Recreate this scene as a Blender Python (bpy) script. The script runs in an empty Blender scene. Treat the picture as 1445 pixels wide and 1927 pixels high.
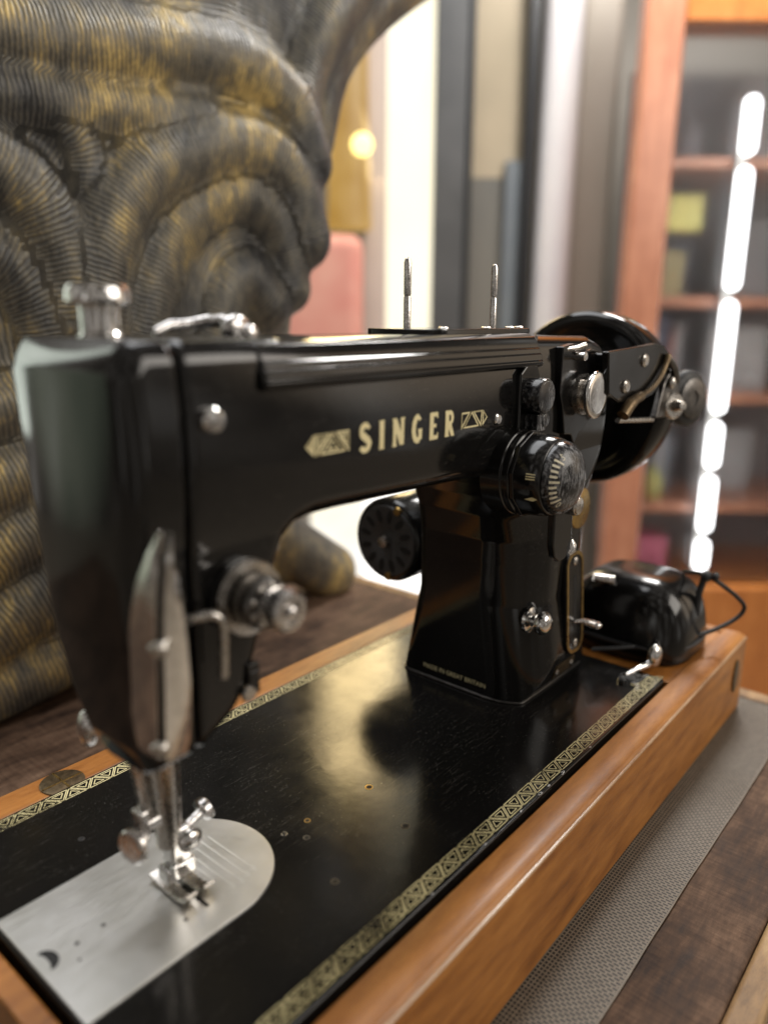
import bpy, bmesh, math, random
import numpy as np
from mathutils import Vector, Matrix
random.seed(7); rng = np.random.default_rng(7)
SC = bpy.context.scene; COL = SC.collection
S = 0.001                                     # everything below is written in millimetres
# ------------------------------------------------------------------ camera
cd = bpy.data.cameras.new('camera'); cam = bpy.data.objects.new('camera', cd); COL.objects.link(cam)
cam.location = (-0.08755, -0.14873, 0.22254); cam.rotation_euler = (1.31973, -0.00619, -0.86812)
cd.sensor_fit = 'HORIZONTAL'; cd.sensor_width = 36; cd.lens = 1432.9/1445*36
cd.clip_start = 0.01; cd.clip_end = 60
cd.dof.use_dof = True; cd.dof.focus_distance = 0.388; cd.dof.aperture_fstop = 5.0; cd.dof.aperture_blades = 0
SC.camera = cam
# ------------------------------------------------------------------ world: dim indoor surroundings
W = bpy.data.worlds.new('World'); SC.world = W; W.use_nodes = True
wt = W.node_tree; bgn = wt.nodes['Background']
tc = wt.nodes.new('ShaderNodeTexCoord'); mp = wt.nodes.new('ShaderNodeMapping'); mp.inputs['Scale'].default_value = (2.2, 2.2, 1.1)
wn = wt.nodes.new('ShaderNodeTexNoise'); wn.inputs['Scale'].default_value = 2.0; wn.inputs['Detail'].default_value = 3
wr = wt.nodes.new('ShaderNodeValToRGB')
els = wr.color_ramp.elements
els[0].position = .38; els[0].color = (.035, .031, .028, 1)
els[1].position = .70; els[1].color = (.95, .92, .87, 1)
e = els.new(.52); e.color = (.20, .172, .145, 1)
def glow(prev, d, c0, c1, col):            # a wide soft lit area of the shop in direction d
    dp = wt.nodes.new('ShaderNodeVectorMath'); dp.operation = 'DOT_PRODUCT'; dp.inputs[1].default_value = Vector(d).normalized()
    nv = wt.nodes.new('ShaderNodeVectorMath'); nv.operation = 'NORMALIZE'; wt.links.new(tc.outputs['Generated'], nv.inputs[0]); wt.links.new(nv.outputs[0], dp.inputs[0])
    mr = wt.nodes.new('ShaderNodeMapRange'); mr.interpolation_type = 'SMOOTHSTEP'; mr.inputs[1].default_value = c0; mr.inputs[2].default_value = c1
    wt.links.new(dp.outputs['Value'], mr.inputs[0])
    mx = wt.nodes.new('ShaderNodeMix'); mx.data_type = 'RGBA'; mx.blend_type = 'ADD'; mx.inputs[7].default_value = (*col, 1)
    wt.links.new(mr.outputs[0], mx.inputs[0]); wt.links.new(prev, mx.inputs[6]); return mx.outputs[2]
wc_ = glow(wr.outputs[0], (-.50, .86, .02), .95, .99, (.27, .33, .24))
wc_ = glow(wc_, (.80, -.60, .20), .948, .99, (.85, .66, .47))
wt.links.new(tc.outputs['Generated'], mp.inputs['Vector']); wt.links.new(mp.outputs[0], wn.inputs['Vector'])
wt.links.new(wn.outputs['Fac'], wr.inputs['Fac']); wt.links.new(wc_, bgn.inputs['Color'])
bgn.inputs['Strength'].default_value = 1.1
# ------------------------------------------------------------------ lamps
def area(name, loc, target, sx, sy, power, col=(1, 1, 1)):
    l = bpy.data.lights.new(name, 'AREA'); l.shape = 'RECTANGLE'; l.size = sx; l.size_y = sy; l.energy = power; l.color = col
    o = bpy.data.objects.new(name, l); COL.objects.link(o); o.location = loc
    o.rotation_euler = (Vector(target)-Vector(loc)).to_track_quat('-Z', 'Y').to_euler(); return o
area('shop_window_light', (0.85, -1.25, 0.95), (0.2, 0.0, 0.0), 1.0, .9, 15, (1, .93, .84))
area('ceiling_light', (0.30, 0.75, 1.75), (0.15, 0.1, 0), 1.5, 1.1, 26, (.97, .98, 1))
area('side_doorway_light', (-0.16, 1.25, 0.45), (0.03, 0.1, 0.12), 0.22, 0.9, 1.7, (.86, .95, .84))
area('cabinet_fill_light', (1.55, 0.36, 1.5), (1.5, 0.6, 0.0), 0.42, 0.42, 30, (1, .97, .93))  # added unseen fill: brightens the cabinet and puts a highlight on the controller
area('tall_window_light', (1.50, 1.285, 0.86), (0.2, 0.12, 0.0), 0.22, 0.6, 4.6, (1, .76, .38))
vs = SC.view_settings; vs.view_transform = 'Standard'; vs.look = 'None'; vs.exposure = 0; vs.gamma = 1; vs.use_curve_mapping = False

# ================================================================== helpers
class MB:
    def __init__(s): s.v = []; s.f = []
    def add(s, v, f):
        n = len(s.v); s.v += [tuple(map(float, p)) for p in v]; s.f += [tuple(i+n for i in q) for q in f]; return s
    def box(s, x0, x1, y0, y1, z0, z1):
        v = [(x, y, z) for z in (z0, z1) for y in (y0, y1) for x in (x0, x1)]
        return s.add(v, [(0,2,3,1),(4,5,7,6),(0,1,5,4),(2,6,7,3),(0,4,6,2),(1,3,7,5)])
    def lathe(s, prof, o, d, n=48, ph=0):                # prof: (h, r) along d
        d = Vector(d).normalized(); a = d.orthogonal().normalized(); b = d.cross(a); o = Vector(o)
        v = []; f = []
        for h, r in prof:
            for k in range(n):
                t = 2*math.pi*k/n+ph; v.append(o+d*h+(a*math.cos(t)+b*math.sin(t))*max(r, .001))
        for i in range(len(prof)-1):
            for k in range(n):
                k2 = (k+1) % n; f.append((i*n+k, i*n+k2, (i+1)*n+k2, (i+1)*n+k))
        f.append(tuple(reversed(range(n)))); f.append(tuple((len(prof)-1)*n+k for k in range(n)))
        return s.add(v, f)
    def tube(s, pts, r, n=14):
        P = [Vector(p) for p in pts]; R = r if isinstance(r, (list, tuple)) else [r]*len(P)
        v = []; f = []; up = None
        for i, p in enumerate(P):
            t = (P[min(i+1, len(P)-1)]-P[max(i-1, 0)]).normalized()
            a = t.orthogonal().normalized() if up is None else (up-t*up.dot(t)).normalized()
            up = a; b = t.cross(a)
            for k in range(n):
                w = 2*math.pi*k/n; v.append(p+(a*math.cos(w)+b*math.sin(w))*R[i])
        for i in range(len(P)-1):
            for k in range(n):
                k2 = (k+1) % n; f.append((i*n+k, i*n+k2, (i+1)*n+k2, (i+1)*n+k))
        f.append(tuple(reversed(range(n)))); f.append(tuple((len(P)-1)*n+k for k in range(n)))
        return s.add(v, f)
    def prism(s, poly, m0, m1):                           # poly 2-D, m0/m1 map (a,b)->point of the two ends
        n = len(poly); v = [m0(*p) for p in poly]+[m1(*p) for p in poly]
        f = [tuple(range(n)), tuple(reversed(range(n, 2*n)))]+[(i, i+n, (i+1) % n+n, (i+1) % n) for i in range(n)]
        return s.add(v, f)
    def ball(s, c, r, n=24, m=14):
        r = r if isinstance(r, (tuple, list)) else (r, r, r)
        v = []; f = []
        for i in range(m+1):
            t = math.pi*i/m
            for k in range(n):
                w = 2*math.pi*k/n
                v.append((c[0]+r[0]*max(math.sin(t), .004)*math.cos(w), c[1]+r[1]*max(math.sin(t), .004)*math.sin(w), c[2]+r[2]*math.cos(t)))
        for i in range(m):
            for k in range(n):
                k2 = (k+1) % n; f.append((i*n+k, (i+1)*n+k, (i+1)*n+k2, i*n+k2))
        f.append(tuple(range(n))); f.append(tuple(reversed(range(m*n, m*n+n))))
        return s.add(v, f)
    def build(s, name, mat, parent=None, bev=0, seg=3, ang=35, smooth=True, fix=True):
        me = bpy.data.meshes.new(name)
        org = Vector((0, 0, 0))
        p = parent
        while p is not None: org += p.location; p = p.parent
        me.from_pydata([(x*S-org.x, y*S-org.y, z*S-org.z) for x, y, z in s.v], [], s.f); me.validate()
        if fix:
            bm = bmesh.new(); bm.from_mesh(me); bmesh.ops.recalc_face_normals(bm, faces=bm.faces); bm.to_mesh(me); bm.free()
        o = bpy.data.objects.new(name, me); COL.objects.link(o); o.parent = parent
        if mat: me.materials.append(mat)
        if smooth:
            me.shade_smooth()
            if not bev: me.set_sharp_from_angle(angle=math.radians(ang))
        if bev:
            m = o.modifiers.new('bevel', 'BEVEL'); m.width = bev*S; m.segments = seg; m.limit_method = 'ANGLE'; m.angle_limit = math.radians(30); m.harden_normals = True
        return o
def tag(o, label=None, cat=None, group=None, kind=None):
    if label: o['label'] = label
    if cat: o['category'] = cat
    if group: o['group'] = group
    if kind: o['kind'] = kind
    return o
def thing(name, label, cat, loc=(0, 0, 0), group=None):
    o = bpy.data.objects.new(name, None); COL.objects.link(o); o.location = Vector(loc)*S; o.empty_display_size = .02
    return tag(o, label, cat, group)

def smooth_path(P, n=10):
    P = [Vector(p) for p in P]; out = []
    for i in range(len(P)-1):
        p0, p1, p2, p3 = P[max(i-1, 0)], P[i], P[i+1], P[min(i+2, len(P)-1)]
        for k in range(n):
            t = k/n; out.append(.5*((2*p1)+(p2-p0)*t+(2*p0-5*p1+4*p2-p3)*t*t+(3*p1-p0-3*p2+p3)*t**3))
    return out+[P[-1]]
# ------------------------------------------------------------------ materials
def nodes(name):
    m = bpy.data.materials.new(name); m.use_nodes = True; t = m.node_tree; return m, t, t.nodes['Principled BSDF']
def N(t, ty, **kw):
    n = t.nodes.new(ty)
    for k, v in kw.items():
        if k in n.inputs: n.inputs[k].default_value = v
        else: setattr(n, k, v)
    return n
def math_(t, op, a, b=None, c=None, clamp=False):
    n = t.nodes.new('ShaderNodeMath'); n.operation = op; n.use_clamp = clamp
    for i, q in enumerate((a, b, c)):
        if q is None: continue
        if isinstance(q, (int, float)): n.inputs[i].default_value = q
        else: t.links.new(q, n.inputs[i])
    return n.outputs[0]
def ramp(t, fac, *stops):
    r = t.nodes.new('ShaderNodeValToRGB'); els = r.color_ramp.elements
    while len(els) < len(stops): els.new(.5)
    for e, (p, c) in zip(els, stops):
        e.position = p; e.color = (c, c, c, 1) if isinstance(c, (int, float)) else (*c, 1)
    t.links.new(fac, r.inputs['Fac']); return r.outputs[0]
def coord(t, scale=(1, 1, 1), rot=(0, 0, 0)):
    c = t.nodes.new('ShaderNodeTexCoord'); m = t.nodes.new('ShaderNodeMapping')
    m.inputs['Scale'].default_value = scale; m.inputs['Rotation'].default_value = rot
    t.links.new(c.outputs['Object'], m.inputs['Vector']); return m.outputs[0]
def noise(t, vec, scale, detail=4, rough=.55):
    n = N(t, 'ShaderNodeTexNoise', Scale=scale, Detail=detail, Roughness=rough); t.links.new(vec, n.inputs['Vector']); return n.outputs['Fac']
def bump(t, b, height, strength, dist):
    n = t.nodes.new('ShaderNodeBump'); n.inputs['Strength'].default_value = strength; n.inputs['Distance'].default_value = dist
    t.links.new(height, n.inputs['Height']); t.links.new(n.outputs[0], b.inputs['Normal'])
def pm(name, c1, c2=None, scale=120, stretch=(1, 1, 1), r=(.2, .3), metal=0, bmp=0, bscale=None, coat=0, coat_r=.08, spec=.5, detail=4):
    m, t, b = nodes(name); v = coord(t, stretch); f = noise(t, v, scale, detail)
    t.links.new(ramp(t, f, (.35, c1), (.68, c2 or c1)), b.inputs['Base Color'])
    f2 = noise(t, coord(t, stretch, (.3, .5, .1)), scale*1.7, detail)
    t.links.new(ramp(t, f2, (.35, r[0]), (.68, r[1])), b.inputs['Roughness'])
    b.inputs['Metallic'].default_value = metal; b.inputs['Coat Weight'].default_value = coat; b.inputs['Coat Roughness'].default_value = coat_r
    b.inputs['Specular IOR Level'].default_value = spec
    if bmp: bump(t, b, noise(t, v, bscale or scale*3, 3), bmp, .0006)
    return m
def emit(name, c, s, c2=None, scale=3):
    m, t, b = nodes(name); b.inputs['Base Color'].default_value = (0.02, .02, .02, 1); b.inputs['Emission Strength'].default_value = s
    if c2: t.links.new(ramp(t, noise(t, coord(t), scale, 2), (.35, c), (.65, c2)), b.inputs['Emission Color'])
    else: b.inputs['Emission Color'].default_value = (*c, 1)
    return m

def enamel(name, speck=.0, rr=(.07, .16), bmp=.05, scr=.35, spec=.5):
    m, t, b = nodes(name); v = coord(t); b.inputs['Specular IOR Level'].default_value = spec
    dust = noise(t, v, 1400, 2, .7); big = noise(t, v, 35, 5, .6)
    d = math_(t, 'MULTIPLY', ramp(t, dust, (.68, 0.), (.74, 1.)), ramp(t, big, (.4, .15), (.65, 1.)))
    col = t.nodes.new('ShaderNodeMix'); col.data_type = 'RGBA'
    col.inputs[6].default_value = (.0065, .0062, .006, 1); col.inputs[7].default_value = (.22, .2, .17, 1)
    t.links.new(math_(t, 'MULTIPLY', d, speck), col.inputs[0]); t.links.new(col.outputs[2], b.inputs['Base Color'])
    w = noise(t, coord(t, (1, 9, 4), (0, 0, .5)), 160, 6, .7)
    r = math_(t, 'ADD', ramp(t, big, (.35, rr[0]), (.7, rr[1])), math_(t, 'MULTIPLY', ramp(t, w, (.58, 0.), (.75, .16)), scr))
    for rot, seed in ((.4, 0), (2.0, 3), (1.1, 7)):
        hv = coord(t, (2.2, 70, 20), (seed, 0, rot)); hn = noise(t, hv, 22, 2, .5)
        hl = math_(t, 'LESS_THAN', math_(t, 'ABSOLUTE', math_(t, 'SUBTRACT', hn, .34)), .006)
        hl = math_(t, 'MULTIPLY', hl, ramp(t, noise(t, coord(t, (1, 1, 1), (seed, seed, 0)), 30, 2), (.54, 0.), (.62, 1.)))
        d = math_(t, 'ADD', d, math_(t, 'MULTIPLY', hl, .30), clamp=True)
    t.links.new(math_(t, 'MULTIPLY', d, speck), col.inputs[0])
    t.links.new(math_(t, 'ADD', r, math_(t, 'MULTIPLY', d, .25)), b.inputs['Roughness'])
    bump(t, b, math_(t, 'ADD', noise(t, v, 90, 3), math_(t, 'MULTIPLY', w, .25)), bmp, .0006)
    return m
M = {}
M['paint'] = enamel('black_enamel', .6, (.06, .14), .05, .6)
M['bed'] = enamel('worn_black_enamel', 1.0, (.11, .20), .08, .8, .36)
M['black'] = enamel('black_lacquered_steel', .25, (.1, .2), .05)
def worn_black():
    m, t, b = nodes('scuffed_black_bakelite'); v = coord(t, (1, 1, .5))
    f = noise(t, coord(t, (3, 1, .7), (0, .5, 0)), 420, 7, .75); g = noise(t, coord(t), 70, 3)
    k = math_(t, 'MULTIPLY', ramp(t, f, (.47, 0.), (.60, 1.)), ramp(t, g, (.42, .05), (.58, 1.)))
    t.links.new(ramp(t, k, (.0, (.008, .008, .009)), (1, (.21, .21, .215))), b.inputs['Base Color'])
    t.links.new(ramp(t, k, (0., .12), (1., .5)), b.inputs['Roughness']); bump(t, b, f, .12, .0004); return m
M['dome'] = worn_black()
M['rubber'] = pm('black_rubber', (.012, .012, .013), (.02, .02, .021), r=(.5, .65), bmp=.1)
M['chrome'] = pm('chrome', (.78, .77, .75), (.62, .61, .6), 260, r=(.08, .2), metal=1, bmp=.04)
M['nickel'] = pm('worn_nickel', (.60, .57, .53), (.44, .41, .37), 300, r=(.2, .36), metal=1, bmp=.1)
M['chromeworn'] = pm('worn_chrome', (.74, .72, .7), (.45, .43, .42), 420, r=(.12, .35), metal=1, bmp=.12)
M['dark'] = pm('dark_steel', (.10, .095, .09), (.17, .16, .15), 300, r=(.3, .45), metal=1, bmp=.1)
M['brass'] = pm('tarnished_brass', (.50, .34, .12), (.32, .21, .08), 240, r=(.25, .42), metal=1, bmp=.08)
M['bronze'] = pm('dull_bronze', (.17, .12, .065), (.10, .07, .04), 300, r=(.35, .5), metal=.8, bmp=.15)
M['hole'] = pm('hole_black', (.003, .003, .003), r=(.6, .7))
M['gold'] = pm('cream_gold_transfer', (.86, .77, .46), (.78, .68, .38), 500, r=(.35, .5), spec=.4)
def worn_gold():
    m, t, b = nodes('worn_gold_transfer'); v = coord(t)
    k = math_(t, 'ADD', math_(t, 'MULTIPLY', noise(t, v, 1300, 4, .7), .55), math_(t, 'MULTIPLY', noise(t, v, 42, 3), .45))
    t.links.new(ramp(t, k, (.40, (.03, .026, .015)), (.46, (.42, .36, .18)), (.56, (.80, .71, .40))), b.inputs['Base Color'])
    b.inputs['Roughness'].default_value = .42; b.inputs['Specular IOR Level'].default_value = .4; return m
M['goldline'] = worn_gold()
M['engr'] = pm('engraving_white', (.8, .79, .75), r=(.4, .5))
M['numeral'] = pm('cream_numeral', (.80, .74, .58), (.6, .54, .38), 700, r=(.4, .5))
def brushed():
    m, t, b = nodes('brushed_steel'); v = coord(t, (1, 25, 1), (0, 0, .1))
    f = noise(t, v, 120, 5, .65); g = noise(t, coord(t), 45, 4)
    t.links.new(ramp(t, g, (.3, (.60, .59, .55)), (.7, (.72, .71, .69))), b.inputs['Base Color']); b.inputs['Metallic'].default_value = 1
    t.links.new(math_(t, 'ADD', ramp(t, f, (.3, .28), (.7, .40)), math_(t, 'MULTIPLY', g, .06)), b.inputs['Roughness'])
    bump(t, b, f, .012, .0003); return m
M['steel'] = brushed()
def wood(name, cs, stretch, scale=16, rough=(.22, .4), coat=.35, spots=True, bm_=.06):
    m, t, b = nodes(name); v = coord(t, stretch)
    f = noise(t, v, scale, 7, .62); g = noise(t, coord(t), 14, 3)
    fine = noise(t, coord(t, tuple(q*3 for q in stretch)), scale*5, 5, .7)
    k = math_(t, 'ADD', math_(t, 'ADD', math_(t, 'MULTIPLY', f, .55), math_(t, 'MULTIPLY', g, .3)), math_(t, 'MULTIPLY', fine, .22))
    t.links.new(ramp(t, k, *[(p, c) for p, c in cs]), b.inputs['Base Color'])
    t.links.new(ramp(t, fine, (.35, rough[0]), (.7, rough[1])), b.inputs['Roughness'])
    b.inputs['Coat Weight'].default_value = coat; b.inputs['Coat Roughness'].default_value = .22
    bump(t, b, fine, bm_, .0006); return m
M['wood'] = wood('varnished_walnut', [(.34, (.12, .040, .007)), (.48, (.29, .105, .018)), (.61, (.43, .172, .034)), (.76, (.54, .25, .065))], (1.6, 8, 8), rough=(.34, .56), coat=.14, bm_=.14)
M['beadpale'] = wood('pale_wood_bead', [(.4, (.22, .10, .04)), (.55, (.42, .25, .13)), (.7, (.55, .38, .24))], (1.2, 9, 9))  # bead is a paler wood than the panels
def table_mat():
    m, t, b = nodes('distressed_brown_tabletop'); v = coord(t, (5, 1, 1))
    f = noise(t, coord(t, (1, 4, 1), (0, 0, .15)), 26, 9, .72); g = noise(t, coord(t), 9, 4, .6); h = noise(t, coord(t, (14, 1.5, 1), (0, 0, .35)), 40, 6, .7)
    k = math_(t, 'ADD', math_(t, 'ADD', math_(t, 'MULTIPLY', f, .5), math_(t, 'MULTIPLY', g, .35)), math_(t, 'MULTIPLY', h, .2))
    t.links.new(ramp(t, k, (.43, (.024, .012, .007)), (.52, (.075, .042, .025)), (.61, (.155, .094, .060)), (.72, (.30, .20, .13))), b.inputs['Base Color'])
    t.links.new(ramp(t, f, (.3, .55), (.7, .8)), b.inputs['Roughness']); b.inputs['Specular IOR Level'].default_value = .25; bump(t, b, k, .35, .0012); return m
M['table'] = table_mat()
M['edgewood'] = wood('bare_wood_edge', [(.38, (.10, .055, .025)), (.55, (.33, .2, .09)), (.7, (.5, .34, .16))], (2, 6, 6), coat=0, rough=(.5, .7))
def mat_mat():
    m, t, b = nodes('woven_grey_mat'); c = t.nodes.new('ShaderNodeTexCoord')
    sp = t.nodes.new('ShaderNodeSeparateXYZ'); t.links.new(c.outputs['Object'], sp.inputs[0])
    x, y = sp.outputs[0], sp.outputs[1]
    row = math_(t, 'MULTIPLY', x, 1/0.0018); ri = math_(t, 'FLOOR', row); rf = math_(t, 'FRACT', row)
    col = math_(t, 'ADD', math_(t, 'MULTIPLY', y, 1/0.0034), math_(t, 'MULTIPLY', ri, .5)); cf = math_(t, 'FRACT', col)
    slot = math_(t, 'MULTIPLY', math_(t, 'LESS_THAN', math_(t, 'ABSOLUTE', math_(t, 'SUBTRACT', rf, .5)), .27), math_(t, 'LESS_THAN', math_(t, 'ABSOLUTE', math_(t, 'SUBTRACT', cf, .5)), .36))
    # selvage: an open square mesh beside the case
    gx = math_(t, 'FRACT', math_(t, 'MULTIPLY', x, 1/0.0023)); gy = math_(t, 'FRACT', math_(t, 'MULTIPLY', y, 1/0.0018))
    grid = math_(t, 'MULTIPLY', math_(t, 'LESS_THAN', gx, .66), math_(t, 'LESS_THAN', gy, .66))
    edge = math_(t, 'MULTIPLY', math_(t, 'GREATER_THAN', y, -.0272), 1.0)
    hole = math_(t, 'ADD', math_(t, 'MULTIPLY', grid, edge), math_(t, 'MULTIPLY', slot, math_(t, 'SUBTRACT', 1.0, edge)), clamp=True)
    rim = math_(t, 'GREATER_THAN', -0.0535, y)
    n = noise(t, coord(t), 300, 3)
    hole = math_(t, 'MULTIPLY', hole, math_(t, 'SUBTRACT', 1.0, rim))
    k = math_(t, 'ADD', math_(t, 'MULTIPLY', math_(t, 'SUBTRACT', 1.0, hole), .8), math_(t, 'MULTIPLY', n, .2))
    t.links.new(ramp(t, k, (.0, (.012, .011, .009)), (.2, (.02, .018, .015)), (.86, (.150, .122, .090)), (1., (.24, .205, .155))), b.inputs['Base Color'])
    b.inputs['Roughness'].default_value = .55; bump(t, b, k, .5, .0006); return m
M['mat'] = mat_mat()
def statue_mat():
    m, t, b = nodes('dark_and_gold_carving'); a = t.nodes.new('ShaderNodeAttribute'); a.attribute_name = 'rib'
    wob = math_(t, 'MULTIPLY', noise(t, coord(t), 60, 4), 9.0)
    s = math_(t, 'SINE', math_(t, 'ADD', math_(t, 'MULTIPLY', a.outputs['Fac'], 2*math.pi/3.7), wob))
    rib = math_(t, 'ADD', math_(t, 'MULTIPLY', s, .5), .5)
    g1 = noise(t, coord(t, (1, 1, .6), (0, .6, 0)), 17, 5, .62); g2 = noise(t, coord(t, (1, 1, .4), (0, .5, 0)), 150, 5, .7)
    cv = t.nodes.new('ShaderNodeAttribute'); cv.attribute_name = 'ridge'
    k = math_(t, 'ADD', math_(t, 'ADD', math_(t, 'MULTIPLY', g1, .75), math_(t, 'MULTIPLY', g2, .28)), math_(t, 'ADD', math_(t, 'MULTIPLY', rib, .07), math_(t, 'MULTIPLY', cv.outputs['Fac'], .10)))
    t.links.new(ramp(t, k, (.46, (.016, .0165, .019)), (.56, (.062, .061, .058)), (.67, (.165, .150, .115)), (.73, (.29, .23, .12)), (.79, (.60, .45, .18))), b.inputs['Base Color'])
    b.inputs['Metallic'].default_value = .25
    t.links.new(ramp(t, g2, (.3, .36), (.7, .55)), b.inputs['Roughness'])
    bump(t, b, math_(t, 'ADD', math_(t, 'MULTIPLY', math_(t, 'MULTIPLY', rib, ramp(t, noise(t, coord(t), 17, 3), (.35, .25), (.65, 1.))), .8), math_(t, 'MULTIPLY', g2, 1.1)), .7, .0011); return m
M['statue'] = statue_mat()

# ------------------------------------------------------------------ implicit surfaces (naive surface nets)
def r_and(a, b, r):
    u = np.maximum(a+r, 0); v = np.maximum(b+r, 0); return np.minimum(-r, np.maximum(a, b))+np.sqrt(u*u+v*v)
def r_or(a, b, r):
    u = np.maximum(r-a, 0); v = np.maximum(r-b, 0); return np.maximum(r, np.minimum(a, b))-np.sqrt(u*u+v*v)
def poly_sd(px, py, P):
    P = np.array(P, float); d = np.full(np.broadcast(px, py).shape, 1e18); s = np.ones(d.shape)
    for i in range(len(P)):
        a = P[i]; b = P[i-1]; e = b-a; wx = px-a[0]; wy = py-a[1]
        h = np.clip((wx*e[0]+wy*e[1])/(e@e), 0, 1); dx = wx-e[0]*h; dy = wy-e[1]*h; d = np.minimum(d, dx*dx+dy*dy)
        c1 = py >= a[1]; c2 = py < b[1]; c3 = e[0]*wy > e[1]*wx
        s = np.where((c1 & c2 & c3) | (~c1 & ~c2 & ~c3), -s, s)
    return s*np.sqrt(d)
def surfnet(F, lo, hi, h, newton=4):
    ax = [np.arange(l, u+h, h) for l, u in zip(lo, hi)]
    X, Y, Z = np.meshgrid(*ax, indexing='ij', sparse=True)
    V = np.broadcast_to(F(X, Y, Z), tuple(len(a) for a in ax)).astype(np.float64)
    I = V < 0; n = np.array(V.shape)
    def cs(A, o): return A[o[0]:n[0]-1+o[0], o[1]:n[1]-1+o[1], o[2]:n[2]-1+o[2]]
    co = [(i, j, k) for i in (0, 1) for j in (0, 1) for k in (0, 1)]
    cnt = sum(cs(I, o).astype(np.int8) for o in co); act = (cnt > 0) & (cnt < 8)
    idx = -np.ones(act.shape, int); ii = np.argwhere(act); idx[act] = np.arange(len(ii))
    acc = np.zeros((len(ii), 3)); num = np.zeros(len(ii))
    for a in co:
        for d in range(3):
            if a[d]: continue
            b = list(a); b[d] = 1
            va = cs(V, a)[act]; vb = cs(V, b)[act]; cr = (va < 0) != (vb < 0)
            t = np.where(cr, va/np.where(cr, va-vb, 1), 0); p = np.tile(np.array(a, float), (len(ii), 1)); p[:, d] += t
            acc[cr] += p[cr]; num[cr] += 1
    v = (ii+acc/num[:, None])*h+np.array(lo)
    quads = []
    for d in range(3):
        e1, e2 = [q for q in range(3) if q != d]
        s0 = [slice(None)]*3; s1 = [slice(None)]*3; s0[d] = slice(0, -1); s1[d] = slice(1, None)
        cr = np.argwhere(I[tuple(s0)] != I[tuple(s1)])
        ok = (cr[:, e1] > 0) & (cr[:, e2] > 0) & (cr[:, e1] < n[e1]-1) & (cr[:, e2] < n[e2]-1); cr = cr[ok]
        def g(o1, o2):
            c = cr.copy(); c[:, e1] += o1; c[:, e2] += o2; return idx[c[:, 0], c[:, 1], c[:, 2]]
        q = np.stack([g(-1, -1), g(0, -1), g(0, 0), g(-1, 0)], 1)
        flip = I[tuple(s0)][cr[:, 0], cr[:, 1], cr[:, 2]]
        if d == 1: flip = ~flip
        q[~flip] = q[~flip][:, ::-1]; quads.append(q)
    q = np.concatenate(quads)
    def grad(p, e=.15):
        g = np.empty_like(p)
        for k in range(3):
            a = p.copy(); b = p.copy(); a[:, k] += e; b[:, k] -= e
            g[:, k] = (F(a[:, 0], a[:, 1], a[:, 2])-F(b[:, 0], b[:, 1], b[:, 2]))/(2*e)
        return g
    for _ in range(newton):
        g = grad(v); f = F(v[:, 0], v[:, 1], v[:, 2]); st = (f/np.maximum((g*g).sum(1), .05))[:, None]*g
        L = np.linalg.norm(st, axis=1, keepdims=True); v = v-st*np.minimum(1, .6*h/np.maximum(L, 1e-9))
    g = grad(v); g /= np.maximum(np.linalg.norm(g, axis=1, keepdims=True), 1e-9)
    return v, q, g
def net_obj(name, v, q, g, mat, parent=None, attrs=None):
    me = bpy.data.meshes.new(name); org = np.zeros(3); p = parent
    while p is not None: org += np.array(p.location); p = p.parent
    me.from_pydata((v*S-org).tolist(), [], q.tolist()); me.shade_smooth()
    for k, a in (attrs or {}).items():
        at = me.attributes.new(k, 'FLOAT', 'POINT'); at.data.foreach_set('value', np.asarray(a, np.float32))
    me.normals_split_custom_set_from_vertices(g.tolist())
    o = bpy.data.objects.new(name, me); COL.objects.link(o); o.parent = parent; me.materials.append(mat); return o

# ================================================================== the setting
HX, HY, RX, RY = .76414, .64505, .64505, -.76414          # axes of the shop room behind: forward and right
CX, CY = -87.55, -148.73
def bg(lat, d, z): return (CX+lat*RX+d*HX, CY+lat*RY+d*HY, z)
def bgbox(mb, l0, l1, d0, d1, z0, z1):
    v = [bg(l, d, z) for z in (z0, z1) for d in (d0, d1) for l in (l0, l1)]
    return mb.add(v, [(0,2,3,1),(4,5,7,6),(0,1,5,4),(2,6,7,3),(0,4,6,2),(1,3,7,5)])
m = MB(); m.add([bg(-4000, -3000, -800), bg(4000, -3000, -800), bg(4000, 5000, -800), bg(-4000, 5000, -800)], [(0, 1, 2, 3)])
tag(m.build('floor', pm('shop_floor', (.36, .31, .24), (.44, .38, .31), 4, r=(.3, .45))), kind='structure')
m = MB(); bgbox(m, -2600, 2600, 2750, 2850, -800, 2600)
tag(m.build('wall', pm('shop_wall', (.36, .33, .29), (.44, .41, .37), 3, r=(.6, .8))), kind='structure')

# bright tall window, door, columns
def bgthing(name, label, cat, lat, d, z, group=None): return thing(name, label, cat, bg(lat, d, z), group)
wn_ = bgthing('shop_window', 'tall narrow bright cream window beside the dark door', 'window', 66, 2300, -800)
bgbox(MB(), 2, 131, 2300, 2310, -260, 2300).build('pane', emit('window_daylight', (1, .90, .64), 1.35, (1, .93, .72), 2), wn_)
bgbox(MB(), -60.5, 131, 2300, 2310, -780, -261).build('pane', emit('bright_daylight', (1, .97, .92), 2.2), wn_)
bgbox(MB(), -230, -61, 2300, 2310, -780, -10).build('pane', emit('low_window_daylight', (1, .96, .9), 1.15, (1, .93, .72), 5), wn_)
bgbox(MB(), -60, 2, 2270, 2320, -260, 2300).build('frame', pm('mauve_frame', (.50, .42, .37), (.56, .47, .41), 6, r=(.4, .6)), wn_)
dr = bgthing('glass_door', 'dark grey framed glass door right of the bright window', 'door', 270, 2300, -800)
gm = pm('dark_grey_frame', (.06, .062, .064), (.085, .085, .086), 5, r=(.35, .5))
bgbox(MB(), 131, 222, 2255, 2320, -800, 2300).build('jamb', gm, dr, bev=6)
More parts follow.
